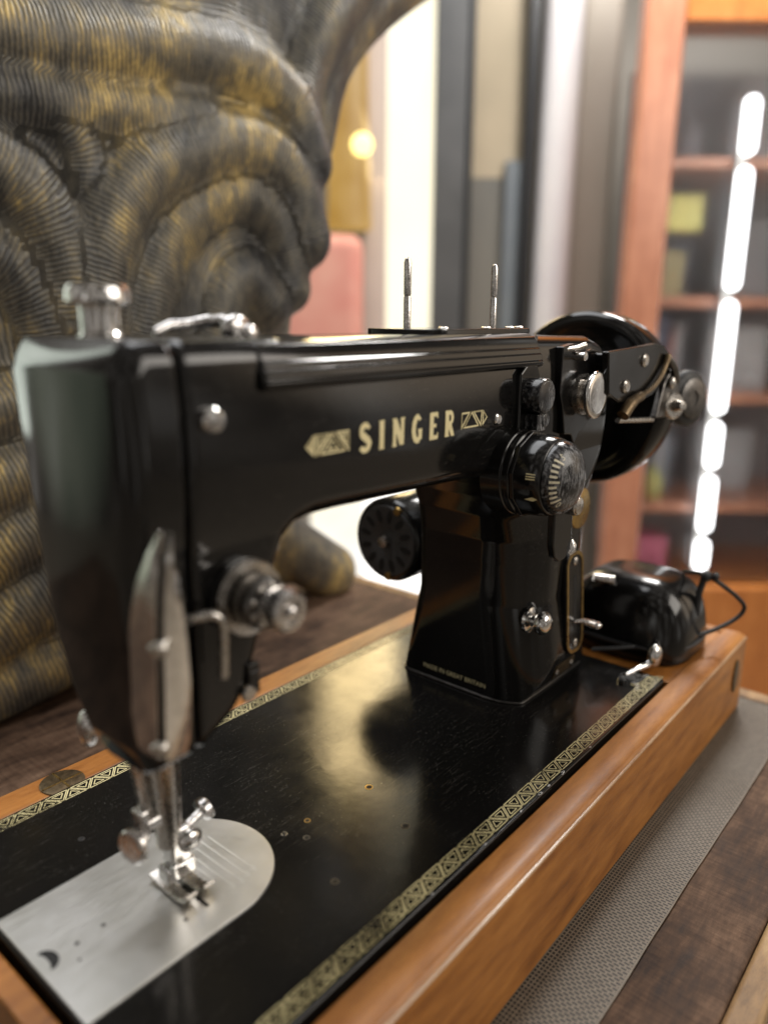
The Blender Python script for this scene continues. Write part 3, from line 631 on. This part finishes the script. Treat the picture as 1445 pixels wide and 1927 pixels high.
m = MB(); m.box(50.5, 64, 76.2, 83.5, 6.5, 13); m.box(52, 56, 74.8, 77, 8, 15); m.build('foot_hinge', M['chrome'], ft, bev=1.1)
for cx, w in ((53.6, 5.2), (61.6, 5.4)):
    m = MB(); pr = [(91, 3.2), (86, 2.0), (78, 1.7), (72, 1.8), (68, 3.0), (65.8, 5.4), (65.0, 6.6)]; vv = []
    for y, z in pr: vv += [(cx-w/2, y, z), (cx+w/2, y, z), (cx+w/2, y+.3, z+1.5), (cx-w/2, y+.3, z+1.5)]
    n = 4; m.add(vv, [(i*n+k, i*n+(k+1) % n, (i+1)*n+(k+1) % n, (i+1)*n+k) for i in range(len(pr)-1) for k in range(n)]+[tuple(range(n)), tuple((len(pr)-1)*n+k for k in range(n))]); m.build('presser_toe', M['nickel'], ft, bev=.5)
# --- presser lifter at the back of the head
m = MB(); m.ball((39, 105, 70), (3.6, 5.2, 7.6)); m.ball((45.5, 104, 71.4), (2.6, 2.6, 4.2)); m.tube([(39, 104, 72), (46, 102, 74), (52, 92, 78)], 2.0); m.build('presser_lifter', M['chromeworn'], sm)
m = MB(); m.box(42, 50, 80, 88, 72, 80); m.build('bar_guide', M['brass'], sm, bev=1)
# --- gold lettering and ornaments on the arm
def arc(cx, cy, rx, ry, a0, a1, n=14): return [(cx+rx*math.cos(math.radians(a0+(a1-a0)*k/n)), cy+ry*math.sin(math.radians(a0+(a1-a0)*k/n))) for k in range(n+1)]
def stroke2(mb, pts, w, mp, closed=False):
    P = [Vector(p) for p in pts]
    if closed: P = P+[P[0], P[1]]
    W_ = list(np.interp(np.linspace(0, 1, len(P)), np.linspace(0, 1, len(w)), w)) if isinstance(w, (list, tuple)) else [w]*len(P); v = []; R = []
    for i in range(len(P)-1):
        d = P[i+1]-P[i]; k = max(1, int(d.length/.12))
        for j in range(k): R.append((P[i]+d*j/k, W_[i]+(W_[i+1]-W_[i])*j/k, i, j == 0))
    R.append((P[-1], W_[-1], len(P)-1, True))
    for i, (p, ww, _, _) in enumerate(R):
        a = R[max(i-1, 0)][0]; b = R[min(i+1, len(R)-1)][0]; d1 = (p-a); d2 = (b-p)
        d1 = d1.normalized() if d1.length > 1e-9 else d2.normalized(); d2 = d2.normalized() if d2.length > 1e-9 else d1
        t = (d1+d2).normalized(); nn = Vector((-t.y, t.x))*(ww/2/max(.45, t.dot(d1))); v += [p-nn, p+nn]
    mb.add([mp(*q) for q in v], [(2*i, 2*i+2, 2*i+3, 2*i+1) for i in range(len(R)-1)])
GL = {  # letters in a unit-high box: strokes (points, widths), advance width
 'S': ([(arc(.28, .73, .19, .185, 20, 180)+arc(.28, .73, .19, .20, 190, 262, 8)+arc(.27, .265, .20, .20, 80, 0, 8)+arc(.27, .265, .20, .185, -10, -160), [.15]*4+[.2]*12+[.24]*14+[.2]*14)], .56),
 'I': ([([(.13, .03), (.13, .97)], .235), ([(.0, .035), (.26, .035)], .07), ([(.0, .965), (.26, .965)], .07)], .26),
 'N': ([([(.12, .03), (.12, .97)], .175), ([(.14, .93), (.52, .07)], .235), ([(.55, .03), (.55, .97)], .175), ([(.0, .035), (.24, .035)], .07), ([(.0, .965), (.2, .965)], .07), ([(.44, .965), (.67, .965)], .07)], .67),
 'G': ([(arc(.31, .5, .22, .42, 48, 312, 30), [.14]*4+[.225]*24+[.18]*3), ([(.47, .47), (.47, .1)], .2), ([(.34, .45), (.58, .45)], .09)], .6),
 'E': ([([(.12, .03), (.12, .97)], .235), ([(.02, .93), (.47, .93)], .16), ([(.12, .51), (.4, .51)], .14), ([(.02, .07), (.5, .07)], .16), ([(.46, .99), (.46, .78)], .07), ([(.485, .01), (.485, .24)], .07)], .53),
 'R': ([([(.13, .03), (.13, .97)], .235), ([(.05, .92)]+arc(.29, .71, .17, .21, 90, -90, 14)+[(.13, .5)], .16), ([(.27, .5), (.5, .03)], .21), ([(.0, .035), (.27, .035)], .07), ([(.4, .035), (.6, .035)], .07), ([(.0, .965), (.1, .965)], .07)], .6)}
def arm_map(ox, oz, h, off=.22, sl=0.):
    def f(a, b):
        x = ox+a*h; z = oz+b*h+sl*(a*h); return (x, FY(x, z)-off, z)
    return f
gx = np.linspace(95, 235, 60); gz = np.linspace(160, 195, 30); GY = ysurf(*np.meshgrid(gx, gz, indexing='ij'))
def FY(x, z):
    i = min(max((x-gx[0])/(gx[1]-gx[0]), 0), 58.999); j = min(max((z-gz[0])/(gz[1]-gz[0]), 0), 28.999); a, b = int(i), int(j); u, w = i-a, j-b
    return float(GY[a, b]*(1-u)*(1-w)+GY[a+1, b]*u*(1-w)+GY[a, b+1]*(1-u)*w+GY[a+1, b+1]*u*w)
LH = 11.6; x = 127.8; lz = 171.4
widths = [GL[c][1] for c in 'SINGER']; gap = (190.6-127.8-sum(widths)*LH)/5
for c in 'SINGER':
    m = MB()
    for k, (pts, w) in enumerate(GL[c][0]): stroke2(m, pts, w, arm_map(x, lz, LH, .2+.015*k))
    m.build('gold_letter', M['gold'], arm, smooth=False, fix=False); x += GL[c][1]*LH+gap
def orn(x0, x1, z0, z1, w, fill):
    m = MB(); L = x1-x0; H = z1-z0; s = 1 if x1 > x0 else -1
    mp = lambda a, b: (a, FY(a, b)-.2, b)
    X = lambda t: x0+L*t
    T_ = [[(X(.0), z1), (X(.0), z0), (X(.28), z1)], [(X(.10), z0), (X(.38), z1), (X(.66), z0)], [(X(.46), z1), (X(.78), z1), (X(.76), z0)], [(X(.84), z1-H*.04), (X(1.), (z0+z1)/2), (X(.84), z0+H*.04)]]
    for tr in T_:
        stroke2(m, tr, w, mp, True)
        if fill:
            g = sum((Vector(p) for p in tr), Vector((0, 0)))/3; stroke2(m, [tuple(g+(Vector(p)-g)*.45) for p in tr], w*.8, mp, True)
    m.build('gold_ornament', M['gold'], arm, smooth=False, fix=False)
orn(196.4, 217, 174.0, 180.6, .72, False); orn(121.6, 99.4, 173.9, 180.9, .82, True)
# --- small screws on the arm face
for x, z, r in ((226.5, 175.2, 2.9), (246, 128.5, 2.2)):
    y = float(ysurf([x], [z])[0]); MB().lathe([(-.4, r), (.6, r), (1.2, r*.75), (1.35, 0)], (x, y, z), (0, -1, 0), 24).build('arm_screw', M['chrome'], sm)
# --- zigzag width dial
dx, dz = 243.5, 147.5
m = MB(); m.lathe([(-6, 21.6), (5.0, 21.6), (5.6, 20.8), (7.2, 20.8), (7.6, 21.6), (9.5, 21.6), (10.2, 20.4), (10.3, 0)], (dx, 45.5, dz), (0, -1, 0), 64); dial = m.build('zigzag_dial', M['black'], sm, bev=.25, seg=2)
m = MB(); m.lathe([(0, 21.8), (2.2, 21.8), (2.3, 0)], (dx, 35.4, dz), (0, -1, 0), 10, .3); m.build('dial_plate', M['black'], dial, bev=.5)
m = MB(); m.lathe([(0, 20.4), (7.5, 20.2), (12.6, 18.9), (13.2, 18.3), (13.2, 0)], (dx, 33.3, dz), (0, -1, 0), 64); m.build('dial_body', M['black'], dial, ang=60)
dome = [(0, 18.2)]+[(10.5*math.sin(a), 18.2*math.cos(a)) for a in np.linspace(.12, 1.5, 16)]+[(10.55, 0)]
m = MB(); m.lathe(dome, (dx, 19.6, dz), (0, -1, 0), 64); dm = m.build('dial_dome', M['dome'], dial, ang=80)
def dome_pt(ang, r, off=.12):
    s = math.sqrt(max(0, 1-(r/18.2)**2)); return Vector((dx+r*math.cos(ang), 19.6-10.5*s-off, dz+r*math.sin(ang)))
m = MB()
for k in range(9):
    a = math.radians(140+k*9.2); r0, r1 = (13.6, 17.3) if k % 4 == 0 else (14.8, 17.3); w = .03
    R_ = np.linspace(r0, r1, 7)
    m.add([dome_pt(a+q*w, r, .2) for r in R_ for q in (-1.2, 1.2)], [(2*i, 2*i+1, 2*i+3, 2*i+2) for i in range(6)])
m.build('dial_tick', M['numeral'], dm, smooth=False, fix=False)
def text(s, size, mp, mat, parent, name):
    cu = bpy.data.curves.new(name, 'FONT'); cu.body = s; cu.size = size; cu.resolution_u = 3; to = bpy.data.objects.new('t', cu); COL.objects.link(to)
    me = bpy.data.meshes.new_from_object(to.evaluated_get(bpy.context.evaluated_depsgraph_get()))
    mb = MB(); mb.add([mp(v.co.x, v.co.y) for v in me.vertices], [tuple(p.vertices) for p in me.polygons])
    bpy.data.objects.remove(to); return mb.build(name, mat, parent, smooth=False, fix=False)
for s_, a in (('0', 224), ('5', 128)):
    a = math.radians(a)
    def mp(u, v_, a=a):
        ca, sa = math.cos(a), math.sin(a); q = Vector((15.2*ca+u-1.1, 15.2*sa+v_-1.3)); return dome_pt(math.atan2(q.y, q.x), q.length, .22)
    text(s_, 3.9, mp, M['numeral'], dm, 'dial_numeral')
m = MB()
def cyl_pt(ang, h): return Vector((dx+(20.5-max(0, h-7.5)*.25)*math.cos(ang), 33.3-h, dz+(20.5-max(0, h-7.5)*.25)*math.sin(ang)))
A0 = math.radians(205); m.add([cyl_pt(A0, 5.5), cyl_pt(A0+.05, 9.5), cyl_pt(A0, 12), cyl_pt(A0-.07, 9.5)], [(0, 1, 2, 3)])
for k, (h0, h1, b0, b1) in enumerate(((6.5, 11, .28, .28), (6.5, 11, .34, .34), (6.5, 11, .4, .4))):
    a = math.radians(180)-b0+.2; m.add([cyl_pt(a-.014, h0), cyl_pt(a-.014, h1), cyl_pt(a+.014, h1), cyl_pt(a+.014, h0)], [(0, 1, 2, 3)])
m.build('dial_marking', M['gold'], dial, smooth=False, fix=False)
# dial lever with rounded tip and knurled nut
lv = [(241, 131), (241.5, 113), (244, 106.5), (249, 103), (255, 103.4), (259, 106.5), (261.5, 110), (261, 120), (260.5, 131)]
m = MB(); m.prism(lv, lambda a, b: (a, 19.5, b), lambda a, b: (a, 23.5, b)); lev = m.build('dial_lever', M['black'], dial, bev=1.0)
m = MB(); m.tube([(261.4, 20.6, 112.5), (262.2, 20.2, 109.5), (261.2, 20, 106.6), (258.4, 20.2, 104.8)], [1.6, 2.8, 3.0, 1.6]); m.build('lever_tip', M['chromeworn'], lev)
m = MB(); n_ = 44; pr = []
m.lathe([(0, 4.9), (4.2, 4.9), (4.6, 4.5), (5.2, 4.3), (5.5, 3.4), (5.6, 0)], (259.5, 20.8, 131), (0, -1, 0), 40)
for k in range(n_):
    a = 2*math.pi*k/n_; m.box(259.5+5.0*math.cos(a)-.16, 259.5+5.0*math.cos(a)+.16, 16.8, 20.6, 131+5.0*math.sin(a)-.16, 131+5.0*math.sin(a)+.16)
m.build('knurled_nut', M['nickel'], lev)
m = MB(); bx, bz_ = 327, 112; by = float(ysurf([bx], [bz_])[0]); m.lathe([(0, 12.5), (1.6, 12.5), (2.0, 11.8), (2.1, 0)], (bx, by+.4, bz_), (0, -1, 0), 48); m.build('brass_disc', M['brass'], sm)
# --- round lever button above the dial with its bracket
m = MB(); m.prism([(243, 196), (250, 201), (259, 200), (263, 192), (261, 168), (250, 166), (250, 150), (243, 150)], lambda a, b: (a, 43.2, b), lambda a, b: (a, 47.5, b)); bk = m.build('lever_bracket', M['black'], sm, bev=1.2)
m = MB(); m.lathe([(0, 8.9), (7.5, 8.9), (9.0, 8.3), (9.3, 7.0), (9.2, 0)], (253.5, 43.4, 185), (0, -1, 0), 44); bt = m.build('lever_button', M['dome'], bk)
m = MB(); vv = []
for a in np.linspace(-.6, 2.2, 22): vv += [(253.5+8.75*math.cos(a), 35.2, 185+8.75*math.sin(a)), (253.5+7.2*math.cos(a), 34.1, 185+7.2*math.sin(a))]
m.add(vv, [(2*i, 2*i+1, 2*i+3, 2*i+2) for i in range(21)]); m.build('worn_rim', pm('worn_paint_rim', (.45, .45, .46), (.3, .3, .3), 600, r=(.35, .5)), bt, fix=False)
m = MB(); m.box(248.5, 257, 36, 43.4, 167.5, 176.2); m.lathe([(0, 3.6), (2.2, 3.6), (2.5, 0)], (256.5, 37.8, 172.8), (0, -1, 0), 24); m.build('button_stop', M['dome'], bk, bev=.6)
# --- bright disc knob and the parts round it
kx, kz = 311, 181.5
m = MB(); m.prism([(284, 208), (297, 209.5), (300, 203), (318, 206), (322, 200), (322, 166), (309, 160), (303, 154), (299, 160), (291, 161), (287, 176), (283, 184)], lambda a, b: (a, 42.6, b), lambda a, b: (a, 47.5, b)); rb = m.build('release_bracket', M['black'], sm, bev=.8)
m = MB(); m.lathe([(0, 11.5), (1.6, 11.5), (1.7, 8.4), (5.2, 8.2), (5.3, 0)], (kx, 42.8, kz), (0, -1, 0), 44); m.build('knob_stem', M['nickel'], rb)
m = MB(); m.lathe([(0, 11.6), (1.0, 12.9), (2.4, 13.1), (3.2, 12.7), (3.6, 11.8), (3.75, 9), (3.8, 0)], (kx, 37.4, kz), (0, -1, 0), 56); m.build('disc_knob', M['chrome'], rb, ang=60)
m = MB(); m.lathe([(0, 2.3), (8, 2.3), (8.5, 1.9), (8.6, 0)], (296.5, 44, 202.8), (0, -1, 0), 22); m.build('stop_pin', M['chrome'], rb)
m = MB(); m.tube([(288, 44, 206.5), (296, 41, 207.2), (303, 40, 208.5)], [1.2, 1.3, 1.6]); m.build('spring_end', M['nickel'], rb)
# --- stitch length slot plate with brass frame
def on_front(x, z, off=0): return (x, float(ysurf([x], [z])[0])-off, z)
cxs, z0, z1 = 322.5, 21.5, 86.5
yy = {z: float(ysurf([cxs], [z])[0]) for z in (z0, z1)}
def sp_map(off): return lambda a, b: (a, yy[z0]+(yy[z1]-yy[z0])*(b-z0)/(z1-z0)-off, b)
m = MB(); m.prism(rrect(cxs-11, cxs+11, z0, z1, 9), sp_map(1.6), sp_map(-1.5)); spt = m.build('stitch_plate', M['black'], sm, bev=.4)
o1 = rrect(cxs-10.6, cxs+10.6, z0+.4, z1-.4, 8.6); o2 = rrect(cxs-8.6, cxs+8.6, z0+2.4, z1-2.4, 7); n = len(o1); m = MB()
f1, f2 = sp_map(2.1), sp_map(1.5); v = [f1(*p) for p in o1]+[f1(*p) for p in o2]+[f2(*p) for p in o1]+[f2(*p) for p in o2]
m.add(v, [(i, (i+1) % n, n+(i+1) % n, n+i) for i in range(n)]+[(i, 2*n+i, 2*n+(i+1) % n, (i+1) % n) for i in range(n)]+[(n+i, n+(i+1) % n, 3*n+(i+1) % n, 3*n+i) for i in range(n)]); m.build('brass_frame', M['brass'], spt, ang=50)
f1 = sp_map(1.7); m = MB(); m.prism(rrect(cxs-1.8, cxs+1.8, z0+13, z1-15, 1.7), f1, sp_map(1.0)); m.build('slot', M['hole'], spt)
for z in (z0+6.5, z1-6.5): MB().lathe([(0, 2.7), (.8, 2.7), (1.3, 2.0), (1.4, 0)], sp_map(1.5)(cxs, z), (0, -1, 0), 22).build('screw', M['nickel'], spt)
m = MB(); a = sp_map(0)(cxs, 41); m.tube([a, (cxs+3, a[1]-5, 42), (cxs+7, a[1]-8, 40), (cxs+9, a[1]-10, 39)], [1.4, 1.6, 2.4, 2.6]); m.ball((cxs+10.5, a[1]-11.5, 38.5), (3.6, 3.0, 2.4)); m.build('stitch_lever', M['chromeworn'], spt)
# --- round knob low on the pillar
kx, kz = 284, 52; y = float(ysurf([kx], [kz])[0])
m = MB(); m.lathe([(-1, 7.6), (1.0, 7.6), (1.6, 6.2), (2.0, 3.4), (4.2, 3.2), (4.8, 4.8), (6.4, 6.4), (8.8, 7.2), (11.4, 6.4), (12.8, 4.4), (13.4, 1.8), (13.5, 0)], (kx, y, kz), (0, -1, 0), 40); m.build('reverse_knob', M['chrome'], sm, ang=60)
# --- number tag and screw dots on the pillar foot
pts = [(304, 8.5), (326, 8.5), (327.5, 13.5), (326, 18), (304, 18), (302.5, 13.5)]
m = MB(); m.prism(pts, lambda a, b: on_front(a, b, .7), lambda a, b: on_front(a, b, -.5)); tg = m.build('number_tag', M['bronze'], sm)
for x in (305.5, 324.5): MB().lathe([(0, 1.9), (.8, 1.6), (.9, 0)], on_front(x, 13.2, .6), (0, -1, 0), 18).build('tag_rivet', M['nickel'], tg)
# --- maker line on the pillar's inner side
def xsurf(y, z):
    x = 240.
    for _ in range(60): x += min(6, max(-2, float(bodyF(np.array([x]), np.array([y]), np.array([z]))[0])))*.8
    return x
xc = {}
def mp_side(u, v_):
    y = 119.5-u; k = round(y); 
    if k not in xc: xc[k] = xsurf(k, 8.)
    return (xc[k]-.25, y, 6.6+v_)
text('MADE IN GREAT BRITAIN', 4.1, mp_side, M['gold'], arm, 'maker_line')
# --- hand wheel
hw = MB(); hx = 402
prof = [(2, 0.1), (2, 21), (3, 25), (5.5, 31), (5.5, 44), (3.0, 49), (1.6, 53), (2.0, 56.4), (4.4, 58.8), (9, 59.6), (22, 59.4), (28, 57.6), (32, 53), (33, 46), (33, .1)]
hw.lathe(prof, (hx, 90, 168), (1, 0, 0), 96); wheel = hw.build('hand_wheel', M['paint'], sm, ang=60)
MB().lathe([(0, 29), (34, 28), (48, 23), (53, 21)], (349, 88, 170), (1, 0, 0), 56).build('wheel_collar', M['paint'], sm)
MB().lathe([(0, 18), (12, 18), (15, 15), (15.2, 0)], (hx+33, 90, 168), (1, 0, 0), 44).build('clutch_knob', M['chrome'], wheel)
# --- bobbin winder in front of the wheel
wp = [(330, 203.5), (396, 206.5), (411, 205), (424, 198), (425, 190), (414, 182), (398, 175), (376, 171.5), (350, 174), (334, 180)]
m = MB(); m.prism(wp, lambda a, b: (a, 38, b), lambda a, b: (a, 42.5, b)); bw = m.build('bobbin_winder', M['black'], sm, bev=1.0)
m = MB(); m.box(343, 372, 42.7, 70, 180, 202); m.build('winder_mount', M['black'], bw, bev=2)
m = MB(); m.tube(smooth_path([(352, 36.5, 166.5), (361, 35.5, 173.5), (374, 35.5, 176.5), (390, 35.5, 180), (402, 35.5, 186), (411, 36, 194), (414, 36.5, 199)], 5), [3.6]*6+[3.0]*5+[1.7]*15+[2.2]*5, 12); m.build('winder_latch', M['bronze'], bw)
for x, z in ((380, 197), (355, 183)): MB().lathe([(0, 4.0), (1, 4.0), (2, 3), (2.2, 0)], (x, 38.1, z), (0, -1, 0), 24).build('screw', M['nickel'], bw)
m = MB(); m.prism([(404, 160), (444, 158), (447, 170), (432, 186), (424, 190), (414, 181)], lambda a, b: (a, 36.5, b), lambda a, b: (a, 41, b)); m.tube([(417, 37, 197), (424, 35, 190), (430, 35, 181)], 2.4); m.build('winder_arm', M['dark'], bw, bev=1.2)
m = MB(); m.ball((420, 34.5, 181.5), (3.2, 2.4, 4.2)); m.build('arm_screw', M['nickel'], bw)
tyx, tyz = 459, 168.5
m = MB(); m.lathe([(0, 10), (1, 16.4), (3, 19), (7, 19), (9, 16.4), (10, 10)], (tyx, 42, tyz), (-.28, -1, .05), 48); tyre = m.build('winder_tire', M['rubber'], bw, ang=60)
MB().lathe([(0, 13.6), (1.6, 13.6), (2.0, 13.0), (2.0, 5), (1.2, 4.6), (1.2, 0)], (tyx-2.5, 33.2, tyz+.4), (-.28, -1, .05), 40).build('winder_pulley', M['dark'], tyre)
m = MB(); m.lathe([(0, 8.8), (3, 8.8), (4.4, 7.6), (4.6, 4.2), (9, 3.2), (11, 2.8), (11.4, 0)], (428, 37, 166), (-.45, -1, .1), 32); m.build('bobbin_spindle', M['nickel'], bw)
m = MB(); m.tube([(352, 39.5, 163.5), (380, 39.5, 161), (405, 39.5, 159)], 1.6); m.build('winder_brace', M['nickel'], bw)
for o_ in [bw]+list(bw.children_recursive):
    o_.data.transform(Matrix.Translation(Vector((-13.5, -6, 1.4))*S))
# --- motor behind the pillar
mo = MB(); mo.lathe([(0, 6), (.2, 24), (1.5, 27.5), (4, 29), (84, 29), (88, 26), (88.5, 0)], (290, 168, 76), (1, 0, 0), 56); mot = mo.build('motor', M['black'], sm, ang=45)
mv = MB(); mv.add([], [])
for k in range(12):
    a = 2*math.pi*k/12+.2; ca, sa = math.cos(a), math.sin(a); pts = []
    for t in np.linspace(0, 2*math.pi, 14, endpoint=False): r = 17.5+4.6*math.cos(t); w = 2.1*math.sin(t); pts.append((168+r*ca-w*sa, 76+r*sa+w*ca))
    mv.prism(pts, lambda p, q: (289.1, p, q), lambda p, q: (290.5, p, q))
mv.build('vent_slot', M['hole'], mot)
m = MB()
for t in range(1): pass
m.lathe([(0, 24.5), (.9, 24.3), (1.0, 11), (.8, 10.6), (.8, 0)], (290.4, 168, 76), (-1, 0, 0), 48); m.build('vent_cover', pm('grey_black_cover', (.035, .035, .036), (.05, .05, .05), 200, r=(.35, .5), bmp=.1), mot)
m = MB(); m.lathe([(0, 4.2), (3.5, 3.6), (4, 0)], (289, 168, 76), (-1, 0, 0), 24); m.build('motor_shaft', M['nickel'], mot)
for a in (2.0, 4.6): MB().lathe([(0, 3), (1.5, 2.6), (1.8, 0)], (289.6, 168+24.5*math.cos(a), 76+24.5*math.sin(a)), (-1, 0, 0), 18).build('motor_screw', M['brass'], mot)
m = MB(); m.box(300, 350, 126, 146, 66, 88); m.build('motor_bracket', M['black'], mot, bev=2)
# --- chromed catch at the right end of the bed
m = MB(); n_ = 20
o1 = [(350+9*math.cos(a), 16+7.4*math.sin(a)) for a in np.linspace(0, 2*math.pi, n_, endpoint=False)]; m.prism(o1, lambda a, b: (a, b, 2.4), lambda a, b: (a, b, .05))
m.tube([(352, 20, 2), (362, 18, 2.5), (372, 15, 3), (377, 13, 6)], [1.5, 1.8, 2.2, 3.0]); m.ball((380, 12.5, 8), (7.5, 4.6, 8.5)); cc = m.build('bed_catch', M['chrome'], sm)
MB().lathe([(0, 3.4), (.2, 3.4)], (350, 16, 2.4), (0, 0, 1), 22).build('hole', M['hole'], cc)

# ================================================================== foot controller resting on the case
fc = thing('foot_controller', 'glossy black domed foot controller resting on the right end of the wooden case', 'foot controller', (424, 42, -3.4))
def pedF(x, y, z):
    u = (x-424)/40.; v = (y-44)/45.; w = (z+4)/55.; r = (np.abs(u)**3.4+np.abs(v)**3.4+np.abs(w)**2.7)**(1/3.1)-1
    return r_and(r*34, -3.2-z, 2)
v, q, g = surfnet(pedF, (376, -8, -8), (472, 96, 62), 2.2); net_obj('body', v, q, g, M['black'], fc)
m = MB(); m.tube([(424+40.6*math.cos(a)*(abs(math.cos(a))**-.2 if abs(math.cos(a)) > .01 else 1), 44+45.4*math.sin(a)*(abs(math.sin(a))**-.2 if abs(math.sin(a)) > .01 else 1), 8) for a in np.linspace(0, 2*math.pi, 60)], 1.6, 8); m.build('rim_band', M['rubber'], fc)
m = MB(); m.lathe([(0, 3.4), (9, 3.2), (14, 2.6)], (398, 52, 46), (-.4, .62, .1), 20); m.build('connector', M['chromeworn'], fc)
m = MB(); m.tube(smooth_path([(444, 20, 48), (432, 2, 53), (434, -8, 48), (444, -17, 38), (450, -21, 29), (446, -16, 20), (430, -3, 12), (405, 14, 8), (380, 32, 8), (366, 50, 6)]), 1.5, 10); m.build('cord', M['rubber'], fc)
m = MB(); m.ball((432, 1, 52), (5, 4, 4)); m.ball((432, -5, 53), (3, 2.4, 3)); m.tube([(432, 2, 52), (430, 4, 40), (426, 3, 26), (420, 6, 10)], 2.3, 10); m.build('cord_knot', M['rubber'], fc)

# ================================================================== carved statue behind the machine
BODY = [(40, -62), (30, 200), (60, 470), (103, 640), (648, 640), (637, 544), (563, 508), (505, 466), (488, 424), (493, 388), (479, 344), (462, 299), (449, 254), (440, 200), (440, 137), (448, 59), (440, 5), (420, -62)]
TU = dict(A=([(133, 393), (210, 401), (284, 414), (359, 419), (411, 399), (435, 357)], 27), B=([(130, 358), (199, 361), (268, 366), (315, 372)], 20),
 C=([(206, 205), (218, 263), (248, 312), (303, 345), (362, 358), (408, 340), (428, 292)], 29), D=([(250, 204), (274, 270), (321, 311), (366, 318), (398, 296), (410, 248)], 24),
 E=([(315, 190), (334, 240), (358, 254), (382, 234)], 25), F=([(131, 324), (168, 305), (189, 268), (196, 219)], 26), G=([(124, 270), (155, 253), (173, 219), (177, 184)], 22),
 H=([(90, 150), (152, 166), (200, 178)], 22), I=([(84, 99), (154, 116), (213, 130)], 25), J=([(84, 46), (162, 76), (223, 92)], 26), K=([(80, -8), (165, 27), (233, 46)], 28), L=([(75, -46), (154, -36), (218, -22)], 24),
 Mq=([(300, 90), (366, 32), (421, -10), (466, -42)], 30), Nq=([(520, 540), (470, 480), (440, 440), (428, 405)], 28), O=([(184, 364), (211, 338), (217, 298), (208, 248)], 17), Q=([(690, 610), (610, 560), (535, 505), (485, 450), (462, 385)], 26))
def seg_tube(x, y, z, pts, yc, r):
    best = None; s0 = 0; sb = None
    for i in range(len(pts)-1):
        a = np.array([pts[i][0], yc, pts[i][1]]); b = np.array([pts[i+1][0], yc, pts[i+1][1]]); e = b-a; L2 = e@e
        h = np.clip(((x-a[0])*e[0]+(z-a[2])*e[2])/L2, 0, 1)
        d = np.sqrt((x-a[0]-e[0]*h)**2+((y-yc)*1.15)**2+(z-a[2]-e[2]*h)**2); s = s0+h*math.sqrt(L2)
        if best is None: best, sb = d, s+0*d
        else: sb = np.where(d < best, s, sb); best = np.minimum(best, d)
        s0 += math.sqrt(L2)
    return best-r, sb
TP = {}
for k, (P, r) in TU.items(): TP[k] = ([(p.x, p.y) for p in smooth_path([(a, b, 0) for a, b in P], 3)], r)
def statF(x, y, z, full=False):
    b = r_and(poly_sd(x, z, BODY), np.maximum(378+.0*y-y+20*((x-250)/260)**2, y-600), 55)
    b = r_and(b, TZ+.5-z, 2)
    best = b+0; rib = np.sqrt((x-360)**2+(z-230)**2)+0*y; dmin = b+0
    for k, (P, r) in TP.items():
        yc = 387+20*((P[len(P)//2][0]-250)/260)**2
        d, s = seg_tube(x, y, z, P, yc, r); best = r_or(best, d, 9) if not full else best
        if full: rib = np.where(d < dmin, s, rib); dmin = np.minimum(dmin, d)
    best = r_and(best, TZ+.4-z, 1) if not full else best
    return rib if full else best
v, q, g = surfnet(statF, (20, 318, -66), (660, 612, 652), 4.6, 3)
rib = statF(v[:, 0], v[:, 1], v[:, 2], True)
e1 = statF(v[:, 0]+g[:, 0]*7, v[:, 1]+g[:, 1]*7, v[:, 2]+g[:, 2]*7)
ridge_ = np.clip((e1-4.5)/3.0, 0, 1)
so = net_obj('carved_statue', v, q, g, M['statue'], None, {'rib': rib, 'ridge': ridge_})
tag(so, 'large dark carved statue with ribbed coils rubbed with gold behind the machine', 'statue')
